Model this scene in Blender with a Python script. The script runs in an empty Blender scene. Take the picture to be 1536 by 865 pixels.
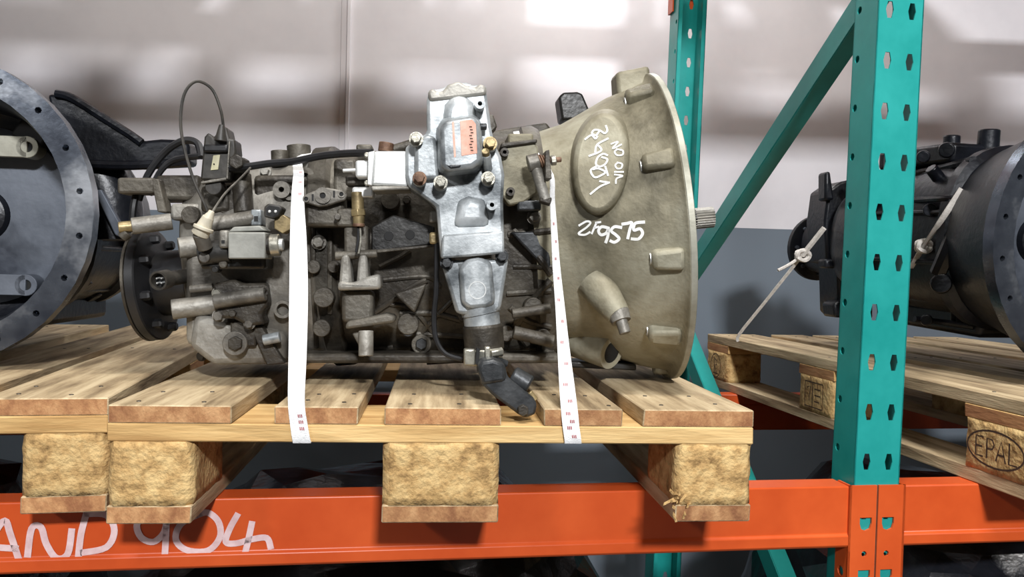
import bpy, bmesh, math, random
from mathutils import Vector, Matrix
from mathutils.bvhtree import BVHTree
random.seed(7)
S = bpy.context.scene
COL = S.collection
R_ = math.radians

# ------------------------------------------------------------------ camera
FPX = 1206.0
CAM = Vector((0.3893, -0.9983, 0.3194))
YAW, PITCH, ROLL = 0.0933, -0.0247, 0.0252
fwd = Vector((math.sin(YAW)*math.cos(PITCH), math.cos(YAW)*math.cos(PITCH), math.sin(PITCH)))
rt0 = Vector((math.cos(YAW), -math.sin(YAW), 0)); up0 = rt0.cross(fwd)
rt = rt0*math.cos(ROLL) + up0*math.sin(ROLL); up = up0*math.cos(ROLL) - rt0*math.sin(ROLL)
cd = bpy.data.cameras.new('camera'); cam = bpy.data.objects.new('camera', cd); COL.objects.link(cam)
m = Matrix((rt, up, -fwd)).transposed().to_4x4(); m.translation = CAM
cam.matrix_world = m
cd.sensor_width = 36.0; cd.lens = FPX/1536.0*36.0; cd.clip_start = 0.02
S.camera = cam
# ------------------------------------------------------------------ world, lamps, exposure
S.view_settings.view_transform = 'Standard'; S.view_settings.look = 'None'
S.view_settings.exposure = 0.0; S.view_settings.gamma = 1.0; S.view_settings.use_curve_mapping = False
W = bpy.data.worlds.new('world'); S.world = W; W.use_nodes = True
bg = W.node_tree.nodes['Background']; bg.inputs[0].default_value = (1.0, 0.93, 0.88, 1); bg.inputs[1].default_value = 0.065
def lamp(name, loc, target, sx, sy, power, color=(1, 1, 1)):
    l = bpy.data.lights.new(name, 'AREA'); l.shape = 'RECTANGLE'; l.size = sx; l.size_y = sy; l.energy = power; l.color = color
    o = bpy.data.objects.new(name, l); COL.objects.link(o); o.location = loc
    o.rotation_euler = (Vector(target)-Vector(loc)).to_track_quat('-Z', 'Y').to_euler(); return o
lamp('aisle_lamp', (0.55, -0.75, 3.3), (0.5, -0.4, 0.0), 1.5, 0.25, 105, (1, 0.97, 0.93))
lamp('hall_lamp', (0.9, -4.2, 2.45), (0.7, 1.5, 0.7), 0.45, 0.28, 255, (0.97, 0.98, 1))
lamp('hall_lamp', (-2.6, -4.2, 2.40), (0.3, 1.5, 0.7), 0.45, 0.28, 50, (0.97, 0.98, 1))
lamp('wall_fill', (0.93, 1.48, 1.95), (0.93, 1.72, 1.0), 0.5, 0.1, 15, (1, 0.99, 0.97))  # unseen fill light added to brighten the top of the wall

def ray(px, py):
    return fwd + rt*((px-768)/FPX) - up*((py-432.5)/FPX)
def at(px, py, Y):
    d = ray(px, py); return CAM + d*((Y-CAM.y)/d.y)
def atz(px, py, z):
    d = ray(px, py); return CAM + d*((z-CAM.z)/d.z)
def atx(px, py, x):
    d = ray(px, py); return CAM + d*((x-CAM.x)/d.x)
def atp(px, py, o, n):
    d = ray(px, py); return CAM + d*((o-CAM).dot(n)/d.dot(n))
def pxm(Y):
    return (Y-CAM.y)/FPX*1.0    # metres per pixel near depth Y

# ------------------------------------------------------------------ materials
def mat(name, c1, c2=None, rough=0.5, metal=0.0, scale=8, bump=0.0, bscale=60, c3=None, stretch=None, detail=5, lo=0.35, hi=0.65, rand=0.0, rvar=0.0):
    M = bpy.data.materials.new(name); M.use_nodes = True
    nt = M.node_tree; N = nt.nodes; L = nt.links; b = N['Principled BSDF']
    b.inputs['Roughness'].default_value = rough; b.inputs['Metallic'].default_value = metal
    b.inputs['Base Color'].default_value = (*c1, 1)
    tc = N.new('ShaderNodeTexCoord'); mp = N.new('ShaderNodeMapping'); L.new(tc.outputs['Object'], mp.inputs[0])
    if stretch: mp.inputs['Scale'].default_value = stretch
    vec = mp.outputs[0]
    if rand:
        oi = N.new('ShaderNodeObjectInfo'); ad = N.new('ShaderNodeVectorMath'); ad.operation = 'ADD'
        ml = N.new('ShaderNodeMath'); ml.operation = 'MULTIPLY'; ml.inputs[1].default_value = 40
        L.new(oi.outputs['Random'], ml.inputs[0]); L.new(vec, ad.inputs[0]); L.new(ml.outputs[0], ad.inputs[1]); vec = ad.outputs[0]
    if c2:
        n = N.new('ShaderNodeTexNoise'); n.inputs['Scale'].default_value = scale; n.inputs['Detail'].default_value = detail; n.inputs['Roughness'].default_value = 0.62
        L.new(vec, n.inputs['Vector'])
        r = N.new('ShaderNodeValToRGB'); e = r.color_ramp.elements
        e[0].position = lo; e[0].color = (*c1, 1); e[1].position = hi; e[1].color = (*c2, 1)
        if c3:
            x = e.new((lo+hi)/2); x.color = (*c3, 1)
        L.new(n.outputs[0], r.inputs[0]); col = r.outputs[0]
        if rand:
            hs = N.new('ShaderNodeHueSaturation'); mr = N.new('ShaderNodeMapRange')
            mr.inputs[3].default_value = 1-rand; mr.inputs[4].default_value = 1+rand
            L.new(oi.outputs['Random'], mr.inputs[0]); L.new(mr.outputs[0], hs.inputs['Value']); L.new(col, hs.inputs['Color']); col = hs.outputs[0]
        L.new(col, b.inputs['Base Color'])
        if rvar:
            m2 = N.new('ShaderNodeMapRange'); m2.inputs[3].default_value = max(0.05, rough-rvar); m2.inputs[4].default_value = min(1, rough+rvar)
            L.new(n.outputs[0], m2.inputs[0]); L.new(m2.outputs[0], b.inputs['Roughness'])
    if bump:
        n2 = N.new('ShaderNodeTexNoise'); n2.inputs['Scale'].default_value = bscale; n2.inputs['Detail'].default_value = 6
        L.new(vec, n2.inputs['Vector']); bp = N.new('ShaderNodeBump'); bp.inputs['Strength'].default_value = bump; bp.inputs['Distance'].default_value = 0.004
        L.new(n2.outputs[0], bp.inputs['Height']); L.new(bp.outputs[0], b.inputs['Normal'])
    return M
def s(r, g, b):
    f = lambda v: ((v/255)/12.92 if v <= 10 else (((v/255)+0.055)/1.055)**2.4)
    return (f(r), f(g), f(b))
M = {}
M['bell'] = mat('cast_bell_grey', s(84, 79, 63), s(166, 162, 143), 0.6, 0.25, 6, 0.22, 160, c3=s(132, 126, 106), rvar=.1)
M['rim'] = mat('machined_rim', s(126, 124, 110), s(178, 176, 162), 0.5, 0.35, 12, 0.1, 120)
M['case'] = mat('grimy_cast_case', s(36, 32, 28), s(106, 101, 91), 0.5, 0.3, 9, 0.35, 130, c3=s(68, 63, 55), rvar=.15)
M['caseg'] = mat('grey_cast_cover', s(80, 76, 70), s(166, 163, 155), 0.5, 0.35, 10, 0.25, 150, c3=s(122, 118, 110), rvar=.12)
M['alu'] = mat('light_cast_aluminium', s(92, 97, 100), s(204, 208, 209), 0.42, 0.4, 16, 0.07, 260, c3=s(164, 169, 171), rvar=.12)
M['alub'] = mat('bright_aluminium', s(198, 200, 198), s(240, 240, 238), 0.38, 0.4, 18, 0.1, 150)
M['zinc'] = mat('dull_zinc_bolt', s(140, 138, 128), s(190, 186, 172), 0.35, 0.7, 60, 0.1, 200)
M['brass'] = mat('aged_brass', s(112, 98, 70), s(176, 156, 114), 0.42, 0.5, 40, 0.1, 200)
M['rust'] = mat('rusty_steel', s(82, 58, 44), s(138, 108, 86), 0.6, 0.3, 60, 0.2, 200)
M['blackm'] = mat('black_painted_metal', s(23, 22, 21), s(52, 51, 49), 0.38, 0.2, 12, 0.2, 120, rvar=.12)
M['lever'] = mat('dark_forged_lever', s(40, 42, 44), s(72, 74, 76), 0.42, 0.4, 25, 0.15, 150, rvar=.1)
M['navy'] = mat('blue_black_gearbox_paint', s(9, 10, 14), s(27, 30, 38), 0.36, 0.15, 9, 0.25, 90, rvar=.14)
M['navyrim'] = mat('scuffed_rim_metal', s(72, 77, 88), s(176, 180, 186), 0.28, 0.75, 7, 0.07, 90, c3=s(98, 104, 114), rvar=.14)
M['dish'] = mat('grey_dish_wall', s(60, 65, 75), s(112, 118, 128), 0.5, 0.3, 6, 0.2, 60, c3=s(98, 104, 114))
M['rubber'] = mat('black_rubber', s(18, 18, 19), s(34, 34, 36), 0.45, 0, 20)
M['plas'] = mat('black_plastic_connector', s(30, 29, 27), s(62, 58, 52), 0.5, 0, 30, 0.1, 150)
M['greyplas'] = mat('grey_plastic_coil', s(118, 118, 112), s(150, 150, 143), 0.5, 0, 25, 0.1, 150)
M['cream'] = mat('cream_plastic', s(176, 168, 148), s(214, 206, 186), 0.5, 0, 25)
M['white'] = mat('white_paint_marker', s(238, 238, 232), s(252, 252, 250), 0.6, 0, 60)
M['pink'] = mat('pale_paint_marker', s(214, 178, 178), s(236, 206, 206), 0.6, 0, 60)
M['strap'] = mat('white_woven_strap', s(232, 232, 232), s(248, 248, 248), 0.55, 0, 120, 0.4, 700)
M['oldstrap'] = mat('worn_strap', s(186, 180, 172), s(222, 216, 208), 0.7, 0, 90, 0.3, 400)
M['red'] = mat('red_print', s(150, 60, 66), s(176, 90, 92), 0.6, 0, 100)
M['label'] = mat('faded_orange_label', s(204, 128, 100), s(224, 186, 168), 0.5, 0, 30)
M['labely'] = mat('yellowed_label', s(170, 164, 128), s(196, 190, 160), 0.5, 0, 30)
M['ink'] = mat('burnt_ink', s(52, 36, 24), s(72, 52, 38), 0.8, 0, 60)
M['dark'] = mat('dark_socket', s(10, 10, 10), s(18, 18, 18), 0.7, 0, 30)
M['teal'] = mat('teal_rack_paint', s(24, 140, 134), s(42, 160, 154), 0.34, 0.0, 6, 0.05, 60, rvar=.06)
M['orange'] = mat('orange_rack_paint', s(196, 74, 28), s(214, 90, 38), 0.38, 0.0, 5, 0.05, 60, rvar=.06)
M['film'] = mat('black_stretch_film', s(14, 15, 18), s(30, 32, 38), 0.22, 0, 12, 0.9, 14)
wood_st = (14, 1.2, 14)
M['wood'] = mat('weathered_pine_board', s(128, 108, 80), s(206, 186, 150), 0.75, 0, 4, 0.25, 30, c3=s(176, 154, 120), stretch=(11, 1.0, 11), rand=0.10, detail=7)
M['woodx'] = mat('pine_cross_board', s(178, 138, 84), s(222, 188, 130), 0.75, 0, 4, 0.25, 30, c3=s(204, 166, 108), stretch=(1.0, 11, 11), rand=0.08, detail=7)
M['grain'] = mat('sawn_end_grain', s(140, 92, 58), s(196, 150, 104), 0.8, 0, 5, 0.3, 40, c3=s(170, 122, 80), stretch=(8, 1, 5), rand=0.15, detail=6)
M['block'] = mat('pressed_chip_block', s(128, 98, 58), s(212, 180, 124), 0.85, 0, 45, 1.0, 120, c3=s(188, 152, 98), rand=0.06, detail=8, lo=.3, hi=.6)
M['nail'] = mat('nail_steel', s(60, 54, 48), s(90, 84, 76), 0.5, 0.6, 60)
M['concrete'] = mat('concrete_floor', s(70, 72, 74), s(96, 98, 98), 0.8, 0, 3, 0.2, 30)

# ------------------------------------------------------------------ mesh helpers
class MB:
    def __init__(self): self.v = []; self.f = []; self.mi = []
    def add(self, vs, fs, mi=0):
        o = len(self.v); self.v += [Vector(p) for p in vs]
        for f in fs: self.f.append([i+o for i in f]); self.mi.append(mi)
    def hexa(self, p):   # 8 pts: 4 front ccw, 4 back
        self.add(p, [(0, 1, 2, 3), (7, 6, 5, 4), (0, 4, 5, 1), (1, 5, 6, 2), (2, 6, 7, 3), (3, 7, 4, 0)])
    def box(self, c, d, rot=None):
        c = Vector(c); x, y, z = d[0]/2, d[1]/2, d[2]/2
        ps = [Vector(p) for p in ((-x, -y, -z), (x, -y, -z), (x, -y, z), (-x, -y, z), (-x, y, -z), (x, y, -z), (x, y, z), (-x, y, z))]
        if rot: ps = [rot @ p for p in ps]
        self.hexa([c+p for p in ps]); return self
    def prism(self, front, off, mi=0):
        n = len(front); off = Vector(off); fr = [Vector(p) for p in front]
        self.add(fr+[p+off for p in fr], [tuple(range(n)), tuple(range(2*n-1, n-1, -1))] + [(i, i+n, (i+1) % n+n, (i+1) % n) for i in range(n)], mi); return self
    def taper(self, front, back):
        n = len(front)
        self.add(list(front)+list(back), [tuple(range(n)), tuple(range(2*n-1, n-1, -1))] + [(i, i+n, (i+1) % n+n, (i+1) % n) for i in range(n)]); return self
    def lathe(self, o, axis, prof, n=32, closed=False, a0=0):
        o = Vector(o); a = Vector(axis).normalized()
        t = Vector((0, 0, 1)) if abs(a.z) < 0.9 else Vector((0, 1, 0))
        u = (t - a*t.dot(a)).normalized(); w = a.cross(u)
        vs = []; fs = []
        for (r, h) in prof:
            for k in range(n):
                th = 2*math.pi*k/n + a0
                vs.append(o + a*h + (u*math.cos(th)+w*math.sin(th))*r)
        m_ = len(prof)
        for j in range(m_-1 + (1 if closed else 0)):
            j2 = (j+1) % m_
            for k in range(n):
                k2 = (k+1) % n; fs.append((j*n+k, j*n+k2, j2*n+k2, j2*n+k))
        if not closed:
            fs.append(tuple(range(n-1, -1, -1))); fs.append(tuple((m_-1)*n+k for k in range(n)))
        self.add(vs, fs); return self
    def cyl(self, p0, p1, r0, r1=None, n=20):
        p0 = Vector(p0); p1 = Vector(p1); r1 = r0 if r1 is None else r1
        return self.lathe(p0, p1-p0, [(r0, 0), (r1, (p1-p0).length)], n)
    def tube(self, pts, r, n=8, sub=6, rs=None):
        pts = [Vector(p) for p in pts]; P = []
        m_ = len(pts)
        for i in range(m_-1):
            a, b, c, d = pts[max(i-1, 0)], pts[i], pts[i+1], pts[min(i+2, m_-1)]
            for k in range(sub if m_ > 2 else 1):
                t = k/sub
                P.append(0.5*((2*b)+(-a+c)*t+(2*a-5*b+4*c-d)*t*t+(-a+3*b-3*c+d)*t**3))
        P.append(pts[-1]); vs = []; fs = []
        ref = None
        for i, p in enumerate(P):
            t = (P[min(i+1, len(P)-1)]-P[max(i-1, 0)]).normalized()
            if ref is None:
                ref = Vector((0, 0, 1)) if abs(t.z) < .9 else Vector((0, 1, 0))
            u = (ref-t*ref.dot(t)).normalized(); ref = u; w = t.cross(u)
            rr = r if rs is None else rs[0]+(rs[1]-rs[0])*i/(len(P)-1)
            for k in range(n):
                th = 2*math.pi*k/n; vs.append(p+(u*math.cos(th)+w*math.sin(th))*rr)
        for i in range(len(P)-1):
            for k in range(n):
                k2 = (k+1) % n; fs.append((i*n+k, i*n+k2, (i+1)*n+k2, (i+1)*n+k))
        fs.append(tuple(range(n-1, -1, -1))); fs.append(tuple((len(P)-1)*n+k for k in range(n)))
        self.add(vs, fs); return self
    def holed(self, q, hole, depth):
        """quad q (4 corners, ccw) with an 8-point hole (points given in order starting towards corner 0) and walls of vector depth"""
        c = [Vector(p) for p in q]; h = [Vector(p) for p in hole]; depth = Vector(depth)
        ring = [c[0], (c[0]+c[1])/2, c[1], (c[1]+c[2])/2, c[2], (c[2]+c[3])/2, c[3], (c[3]+c[0])/2]
        vs = ring+h+[p+depth for p in ring]+[p+depth for p in h]; fs = []
        for k in range(8):      # every cell is a closed sheet: front, back, hole wall, outer edge
            k2 = (k+1) % 8; fs += [(k, k2, 8+k2, 8+k), (16+k, 24+k, 24+k2, 16+k2), (8+k, 8+k2, 24+k2, 24+k), (k, 16+k, 16+k2, k2)]
        self.add(vs, fs); return self
    def sheet(self, q, depth):
        q = [Vector(p) for p in q]; self.hexa(q+[p+Vector(depth) for p in q]); return self
    def build(self, name, material, parent=None, bevel=0.0, smooth=0.7, solid=0.0, clean=True):
        me = bpy.data.meshes.new(name)
        off = PARENT_LOC(parent)
        me.from_pydata([p-off for p in self.v], [], self.f)
        mats = material if isinstance(material, (list, tuple)) else [material]
        for x in mats: me.materials.append(M[x] if isinstance(x, str) else x)
        if len(mats) > 1: me.polygons.foreach_set('material_index', self.mi)
        bm = bmesh.new(); bm.from_mesh(me)
        if clean:
            bmesh.ops.remove_doubles(bm, verts=bm.verts, dist=1e-6)
            bmesh.ops.recalc_face_normals(bm, faces=bm.faces)
        if smooth:
            for f in bm.faces: f.smooth = True
            for e in bm.edges: e.smooth = len(e.link_faces) == 2 and e.calc_face_angle(3) < smooth
        bm.to_mesh(me); bm.free()
        o = bpy.data.objects.new(name, me); COL.objects.link(o)
        if parent: o.parent = parent
        if solid:
            sm = o.modifiers.new('solid', 'SOLIDIFY'); sm.thickness = solid; sm.offset = -1
        if bevel:
            b = o.modifiers.new('bevel', 'BEVEL'); b.width = bevel; b.segments = 2; b.limit_method = 'ANGLE'; b.angle_limit = 0.6
        return o
def PARENT_LOC(p):
    t = Vector((0, 0, 0))
    while p: 
        if not p.get('local'): t = t+p.location
        p = p.parent
    return t
def tag(o, label=None, cat=None, group=None, kind=None):
    if label: o['label'] = label
    if cat: o['category'] = cat
    if group: o['group'] = group
    if kind: o['kind'] = kind
    return o
def empty(name, loc=(0, 0, 0), rz=0, local=False):
    o = bpy.data.objects.new(name, None); COL.objects.link(o); o.location = loc; o.rotation_euler = (0, 0, rz); o.empty_display_size = .1
    return o
def link_copy(src, name, parent, loc=None, rot=None):
    o = src.copy(); o.name = name; COL.objects.link(o); o.parent = parent
    if loc is not None: o.location = loc
    if rot is not None: o.rotation_euler = rot
    return o
def copy_tree(o, parent=None):
    c = o.copy(); COL.objects.link(c); c.parent = parent
    for ch in list(o.children): copy_tree(ch, c)
    return c
def oct8(c, r, u, v, a=math.pi*5/4):
    c = Vector(c); return [c+Vector(u)*r*math.cos(a+k*math.pi/4)+Vector(v)*r*math.sin(a+k*math.pi/4) for k in range(8)]
X_, Y_, Z_ = Vector((1, 0, 0)), Vector((0, 1, 0)), Vector((0, 0, 1))

# ------------------------------------------------------------------ the setting
WALL_Y = 1.72; FLOOR_Z = -1.25
wm = mat('painted_wall', s(206, 203, 207), s(222, 219, 222), 0.8, 0, 2, 0.25, 7)
nt = wm.node_tree; N = nt.nodes; L = nt.links; b = N['Principled BSDF']
geo = N.new('ShaderNodeNewGeometry'); sx = N.new('ShaderNodeSeparateXYZ'); L.new(geo.outputs['Position'], sx.inputs[0])
gt = N.new('ShaderNodeMath'); gt.operation = 'GREATER_THAN'; gt.inputs[1].default_value = 0.481; L.new(sx.outputs['Z'], gt.inputs[0])
mx = N.new('ShaderNodeMix'); mx.data_type = 'RGBA'; mx.inputs['A'].default_value = (*s(108, 118, 128), 1)
old = b.inputs['Base Color'].links[0].from_socket
L.new(gt.outputs[0], mx.inputs['Factor']); L.new(old, mx.inputs['B']); L.new(mx.outputs['Result'], b.inputs['Base Color'])
w = MB().box((0.6, WALL_Y+0.1, (FLOOR_Z+3.6)/2), (9, 0.2, 3.6-FLOOR_Z)).build('wall_back', wm, smooth=0)
tag(w, 'white painted wall with a grey lower band behind the rack', kind='structure')
f = MB().box((0.6, -2.0, FLOOR_Z-0.05), (9, 7.6, 0.1)).build('floor', 'concrete', smooth=0)
tag(f, 'grey concrete warehouse floor below the rack', kind='structure')
p0 = at(523, 60, WALL_Y-0.006)
c = MB(); c.box((p0.x, WALL_Y-0.006, 1.6), (0.012, 0.012, 2.24)); c.box((p0.x-.016, WALL_Y-0.002, 1.6), (0.02, 0.004, 2.24))
tag(c.build('trim_1', wm, bevel=.002), 'thin vertical cover strip on the white wall', kind='structure')

# ------------------------------------------------------------------ pallet rack (local frame, turned a little against the front pallet)
RZ = R_(3.7); PIV = Vector((1.069, 0.172, 0))
PW, PD, PITCHH = 0.076, 0.062, 0.0765
DEPTH = 0.93       # front face to rear face of the frame
def rack_empty(name, loc, rx=0):
    o = empty(name); o['local'] = 1; o.location = loc; o.rotation_euler = (0, rx, RZ); return o
def rk(x, y, z=0):   # rack-local -> world
    return PIV + Matrix.Rotation(RZ, 3, 'Z') @ Vector((x, y, z))
def post_mesh(sgn):
    """C-section post; the holed face looks towards -Y*sgn"""
    b = MB(); z0, z1 = FLOOR_Z, 2.3; zs = []
    z = -0.0395 + math.ceil((z0+0.0395)/PITCHH)*PITCHH - PITCHH/2
    hw = PW/2
    while z+PITCHH < z1:
        zc = z+PITCHH/2
        for cx in (-0.0185, 0.0185):
            x0, x1 = (-hw, 0) if cx < 0 else (0, hw)
            q = [(x0, 0, z), (x1, 0, z), (x1, 0, z+PITCHH), (x0, 0, z+PITCHH)]
            a, bb = .0036, .0065
            hole = [(cx-a, 0, zc-.0125), (cx+a, 0, zc-.0125), (cx+bb, 0, zc-.003), (cx+bb, 0, zc+.003), (cx+a, 0, zc+.0125), (cx-a, 0, zc+.0125), (cx-bb, 0, zc+.003), (cx-bb, 0, zc-.003)]
            # ring order: corner0, mid01, corner1, mid12, corner2, mid23, corner3, mid30
            hole = [hole[0], ((hole[0][0]+hole[1][0])/2, 0, hole[0][2]), hole[1], (cx+bb, 0, zc), hole[4], (cx, 0, zc+.0125), hole[5], (cx-bb, 0, zc)]
            b.holed(q, hole, (0, .002*sgn, 0))
        for sx_ in (-1, 1):
            xx = sx_*hw
            q = [(xx, 0.032*sgn, z), (xx, PD*sgn, z), (xx, PD*sgn, z+PITCHH), (xx, 0.032*sgn, z+PITCHH)]
            b.holed(q, oct8((xx, .049*sgn, zc+.012), .0062, Y_*sgn, Z_), (-sx_*.002, 0, 0))
            b.sheet([(xx, 0, z), (xx, .032*sgn, z), (xx, .032*sgn, z+PITCHH), (xx, 0, z+PITCHH)], (-sx_*.002, 0, 0))
            b.sheet([(xx, PD*sgn, z), (xx-sx_*.011, PD*sgn, z), (xx-sx_*.011, PD*sgn, z+PITCHH), (xx, PD*sgn, z+PITCHH)], (0, -.002*sgn, 0))
        z += PITCHH
    return b
def upright(loc, label):
    root = rack_empty('rack_upright_frame', loc, R_(0.95)); tag(root, label, 'rack frame', 'teal rack upright frames', 'thing')
    fp = post_mesh(1).build('front_post', 'teal', root, smooth=0, clean=False)
    rp = MB(); bb = post_mesh(-1); rp.v = [v+Vector((0, DEPTH, 0)) for v in bb.v]; rp.f = bb.f; rp.mi = bb.mi
    rp = rp.build('rear_post', 'teal', root, smooth=0, clean=False)
    def brace(y0, z0, y1, z1, name='diagonal_brace'):
        a = Vector((0, y0, z0)); d = Vector((0, y1-y0, z1-z0)); ln = d.length; d.normalize(); n_ = Vector((1, 0, 0)).cross(d)
        b = MB(); hx, hn, t = .016, .020, .003
        for (cx, cn, wx, wn) in ((0, -hn, 2*hx, t), (-hx, 0, t, 2*hn), (hx, 0, t, 2*hn)):
            ps = []
            for e in (0, ln):
                for (sx_, sn_) in ((-1, -1), (1, -1), (1, 1), (-1, 1)):
                    ps.append(a+d*e+X_*(cx+sx_*wx/2)+n_*(cn+sn_*wn/2))
            b.hexa(ps)
        return b.build(name, 'teal', root, smooth=0)
    brace(.045, .79, .88, .27); brace(.88, .21, .045, -.42); brace(.045, -.47, .88, -1.05); brace(.045, .85, .88, 1.42); brace(.88, 1.48, .045, 2.1)
    brace(.05, -1.12, .88, -1.12, 'horizontal_brace')
    for yy in (PD/2, DEPTH-PD/2):
        MB().box((0, yy, FLOOR_Z+.003), (.11, .11, .006)).build('foot_plate', 'teal', root)
    return root
BAY = 2.70
upright(rk(0, 0), 'teal perforated rack upright between two gearbox pallets')
upright(rk(-BAY-.09, 0), 'teal rack upright at the far end of the beam marked AND 904')
upright(rk(BAY+.09, 0), 'teal rack upright past the pallet stamped EPAL')

def rack_beam(x0, x1, z, rear, label):
    root = rack_empty('rack_beam', rk(0, 0, 0)); tag(root, label, 'rack beam', 'orange rack beams', 'thing')
    sg = -1 if rear else 1; y0 = DEPTH if rear else 0
    # closed profile (y, z): lip at the bottom, step at the back of the top
    prof = [(-.0, -.072), (-.004, -.076), (-.004, -.090), (0, -.094), (.05, -.094), (.05, -.028), (.046, -.026), (.046, -.0015), (.0445, 0), (.0015, 0), (0, -.0015)]
    L0 = [Vector((x0+.0455, y0+sg*p[0], z+p[1])) for p in prof]
    MB().prism(L0, (x1-x0-.091, 0, 0)).build('beam_body', 'orange', root, bevel=.001)
    for xe, sd in ((x0, 1), (x1, -1)):
        # connector: face plate in front of the post half + side plate along the post
        b = MB(); fy = y0-sg*.0045
        xa, xb = xe+sd*.0015, xe+sd*.0465
        zt, zb = z+.002, z-.29
        rows = [zt, z-.033, z-.081, z-.116, z-.160, zb]
        xs = sorted((xa, xb))
        cx = xe+sd*.0185
        for i in range(5):
            za, zc = rows[i+1], rows[i]
            q = [(xs[0], fy, za), (xs[1], fy, za), (xs[1], fy, zc), (xs[0], fy, zc)]
            if i in (1, 3):
                zm = (za+zc)/2
                hole = [(cx-.0075, fy, zm-.008), (cx, fy, zm-.011), (cx+.0075, fy, zm-.008), (cx+.010, fy, zm), (cx+.010, fy, zm+.0095), (cx, fy, zm+.0095), (cx-.010, fy, zm+.0095), (cx-.010, fy, zm)]
                b.holed(q, hole, (0, sg*.0035, 0))
            elif i == 2:
                b.holed(q, oct8((cx-.001, fy, (za+zc)/2-.005), .0046, X_, Z_), (0, sg*.0035, 0))
            else: b.sheet(q, (0, sg*.0035, 0))
        xp = xb
        q = [(xp, fy, zb), (xp, y0+sg*.03, zb), (xp, y0+sg*.03, z-.10), (xp, fy, z-.10)]
        b.holed(q, oct8((xp, y0+sg*.014, z-.135), .008, Y_*sg, Z_), (-sd*.0035, 0, 0))
        b.sheet([(xp, fy, z-.10), (xp, y0+sg*.03, z-.10), (xp, y0+sg*.03, zt), (xp, fy, zt)], (-sd*.0035, 0, 0))
        b.build('end_connector', 'orange', root, smooth=0, clean=False)
    return root
UP = 1.29
beams = {}
for lvl, z, nm in ((0, 0.0, 'middle level'), (1, UP, 'upper level')):
    for bay, (xa, xb) in ((0, (-BAY-.09, 0)), (1, (0, BAY+.09))):
        for rear in (False, True):
            if lvl == 0 and bay == 0: lab = ('orange rear beam under the pallet of the grey gearbox' if rear else 'orange front beam with AND 904 written in pale paint')
            elif lvl == 0: lab = ('orange rear beam under the pallet stamped EPAL' if rear else 'orange front beam under the pallet stamped EPAL')
            else: lab = ('orange upper %s beam over the %s' % ('rear' if rear else 'front', 'grey gearbox' if bay == 0 else 'EPAL stamped pallet'))
            dx = math.tan(R_(.95))*max(0, z-.1)
            beams[(lvl, bay, rear)] = rack_beam(xa+dx, xb+dx, z, rear, lab)

# ------------------------------------------------------------------ pallets: 1200 x 800, built one board at a time
PX = [0.0, 0.196, 0.3275, 0.5275, 0.655]; PWD = [.145, .10, .145, .10, .145]
def rough_box(name, d, material, seg=(6, 6, 6), amp=.0025, cham=.008, seed=1, split=None):
    rnd = random.Random(seed); b = MB(); nx, ny, nz = seg
    bm = bmesh.new(); bmesh.ops.create_cube(bm, size=1)
    bmesh.ops.scale(bm, vec=d, verts=bm.verts)
    if cham:
        es = [e for e in bm.edges if abs((e.verts[0].co-e.verts[1].co).normalized().z) > .9]
        bmesh.ops.bevel(bm, geom=es, offset=cham, segments=1, affect='EDGES')
    bmesh.ops.subdivide_edges(bm, edges=[e for e in bm.edges if e.calc_length() > .03], cuts=nx, use_grid_fill=True)
    for v in bm.verts:
        v.co += Vector((rnd.uniform(-amp, amp), rnd.uniform(-amp, amp), rnd.uniform(-amp, amp)*.2))
    bmesh.ops.triangulate(bm, faces=bm.faces)
    me = bpy.data.meshes.new(name); bm.to_mesh(me); bm.free(); me.materials.append(M[material])
    for p in me.polygons: p.use_smooth = True
    return me
def board_mesh(name, d, material, endmat=None, axis=1, seed=0, amp=.0012):
    """board of size d centred; end faces carry the end-grain material; slightly uneven edges"""
    rnd = random.Random(seed); bm = bmesh.new(); bmesh.ops.create_cube(bm, size=1); bmesh.ops.scale(bm, vec=d, verts=bm.verts)
    le = [e for e in bm.edges if abs((e.verts[0].co-e.verts[1].co).normalized()[axis]) > .9]
    bmesh.ops.subdivide_edges(bm, edges=le, cuts=7, use_grid_fill=True)
    for v in bm.verts:
        o_ = 0 if axis == 1 else 1
        v.co[o_] += rnd.uniform(-amp, amp)
    bmesh.ops.bevel(bm, geom=list(bm.edges), offset=.0014, segments=1, affect='EDGES')
    me = bpy.data.meshes.new(name); bm.normal_update()
    for f_ in bm.faces:
        if endmat and abs(f_.normal[axis]) > .8: f_.material_index = 1
    bm.to_mesh(me); bm.free(); me.materials.append(M[material])
    if endmat: me.materials.append(M[endmat])
    return me
bmesh_w = {.145: [board_mesh('deck_board', (.145, 1.2, .022), 'wood', 'grain', 1, i) for i in range(3)], .10: [board_mesh('deck_board', (.10, 1.2, .022), 'wood', 'grain', 1, 5+i) for i in range(2)]}
str_me = board_mesh('stringer_board', (.8, .145, .022), 'woodx', 'grain', 0, 9)
bot_me = {.145: board_mesh('bottom_board', (.145, 1.2, .022), 'wood', 'grain', 1, 11), .10: board_mesh('bottom_board', (.10, 1.2, .022), 'wood', 'grain', 1, 12)}
blk_me = {.145: [rough_box('block', (.145, .145, .078), 'block', (7,)*3, .0007, .009, i) for i in range(2)], .10: [rough_box('block', (.10, .145, .078), 'block', (7,)*3, .0008, .008, 5+i) for i in range(2)]}
nail_me = bpy.data.meshes.new('nail_head'); bm = bmesh.new(); bmesh.ops.create_cone(bm, cap_ends=True, segments=8, radius1=.0032, radius2=.0028, depth=.0012); bm.to_mesh(bm_ := nail_me); bm.free(); nail_me.materials.append(M['nail'])
def mesh_obj(name, me, parent, loc, rot=(0, 0, 0)):
    o = bpy.data.objects.new(name, me); COL.objects.link(o); o.parent = parent; o.location = loc; o.rotation_euler = rot; return o
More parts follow.
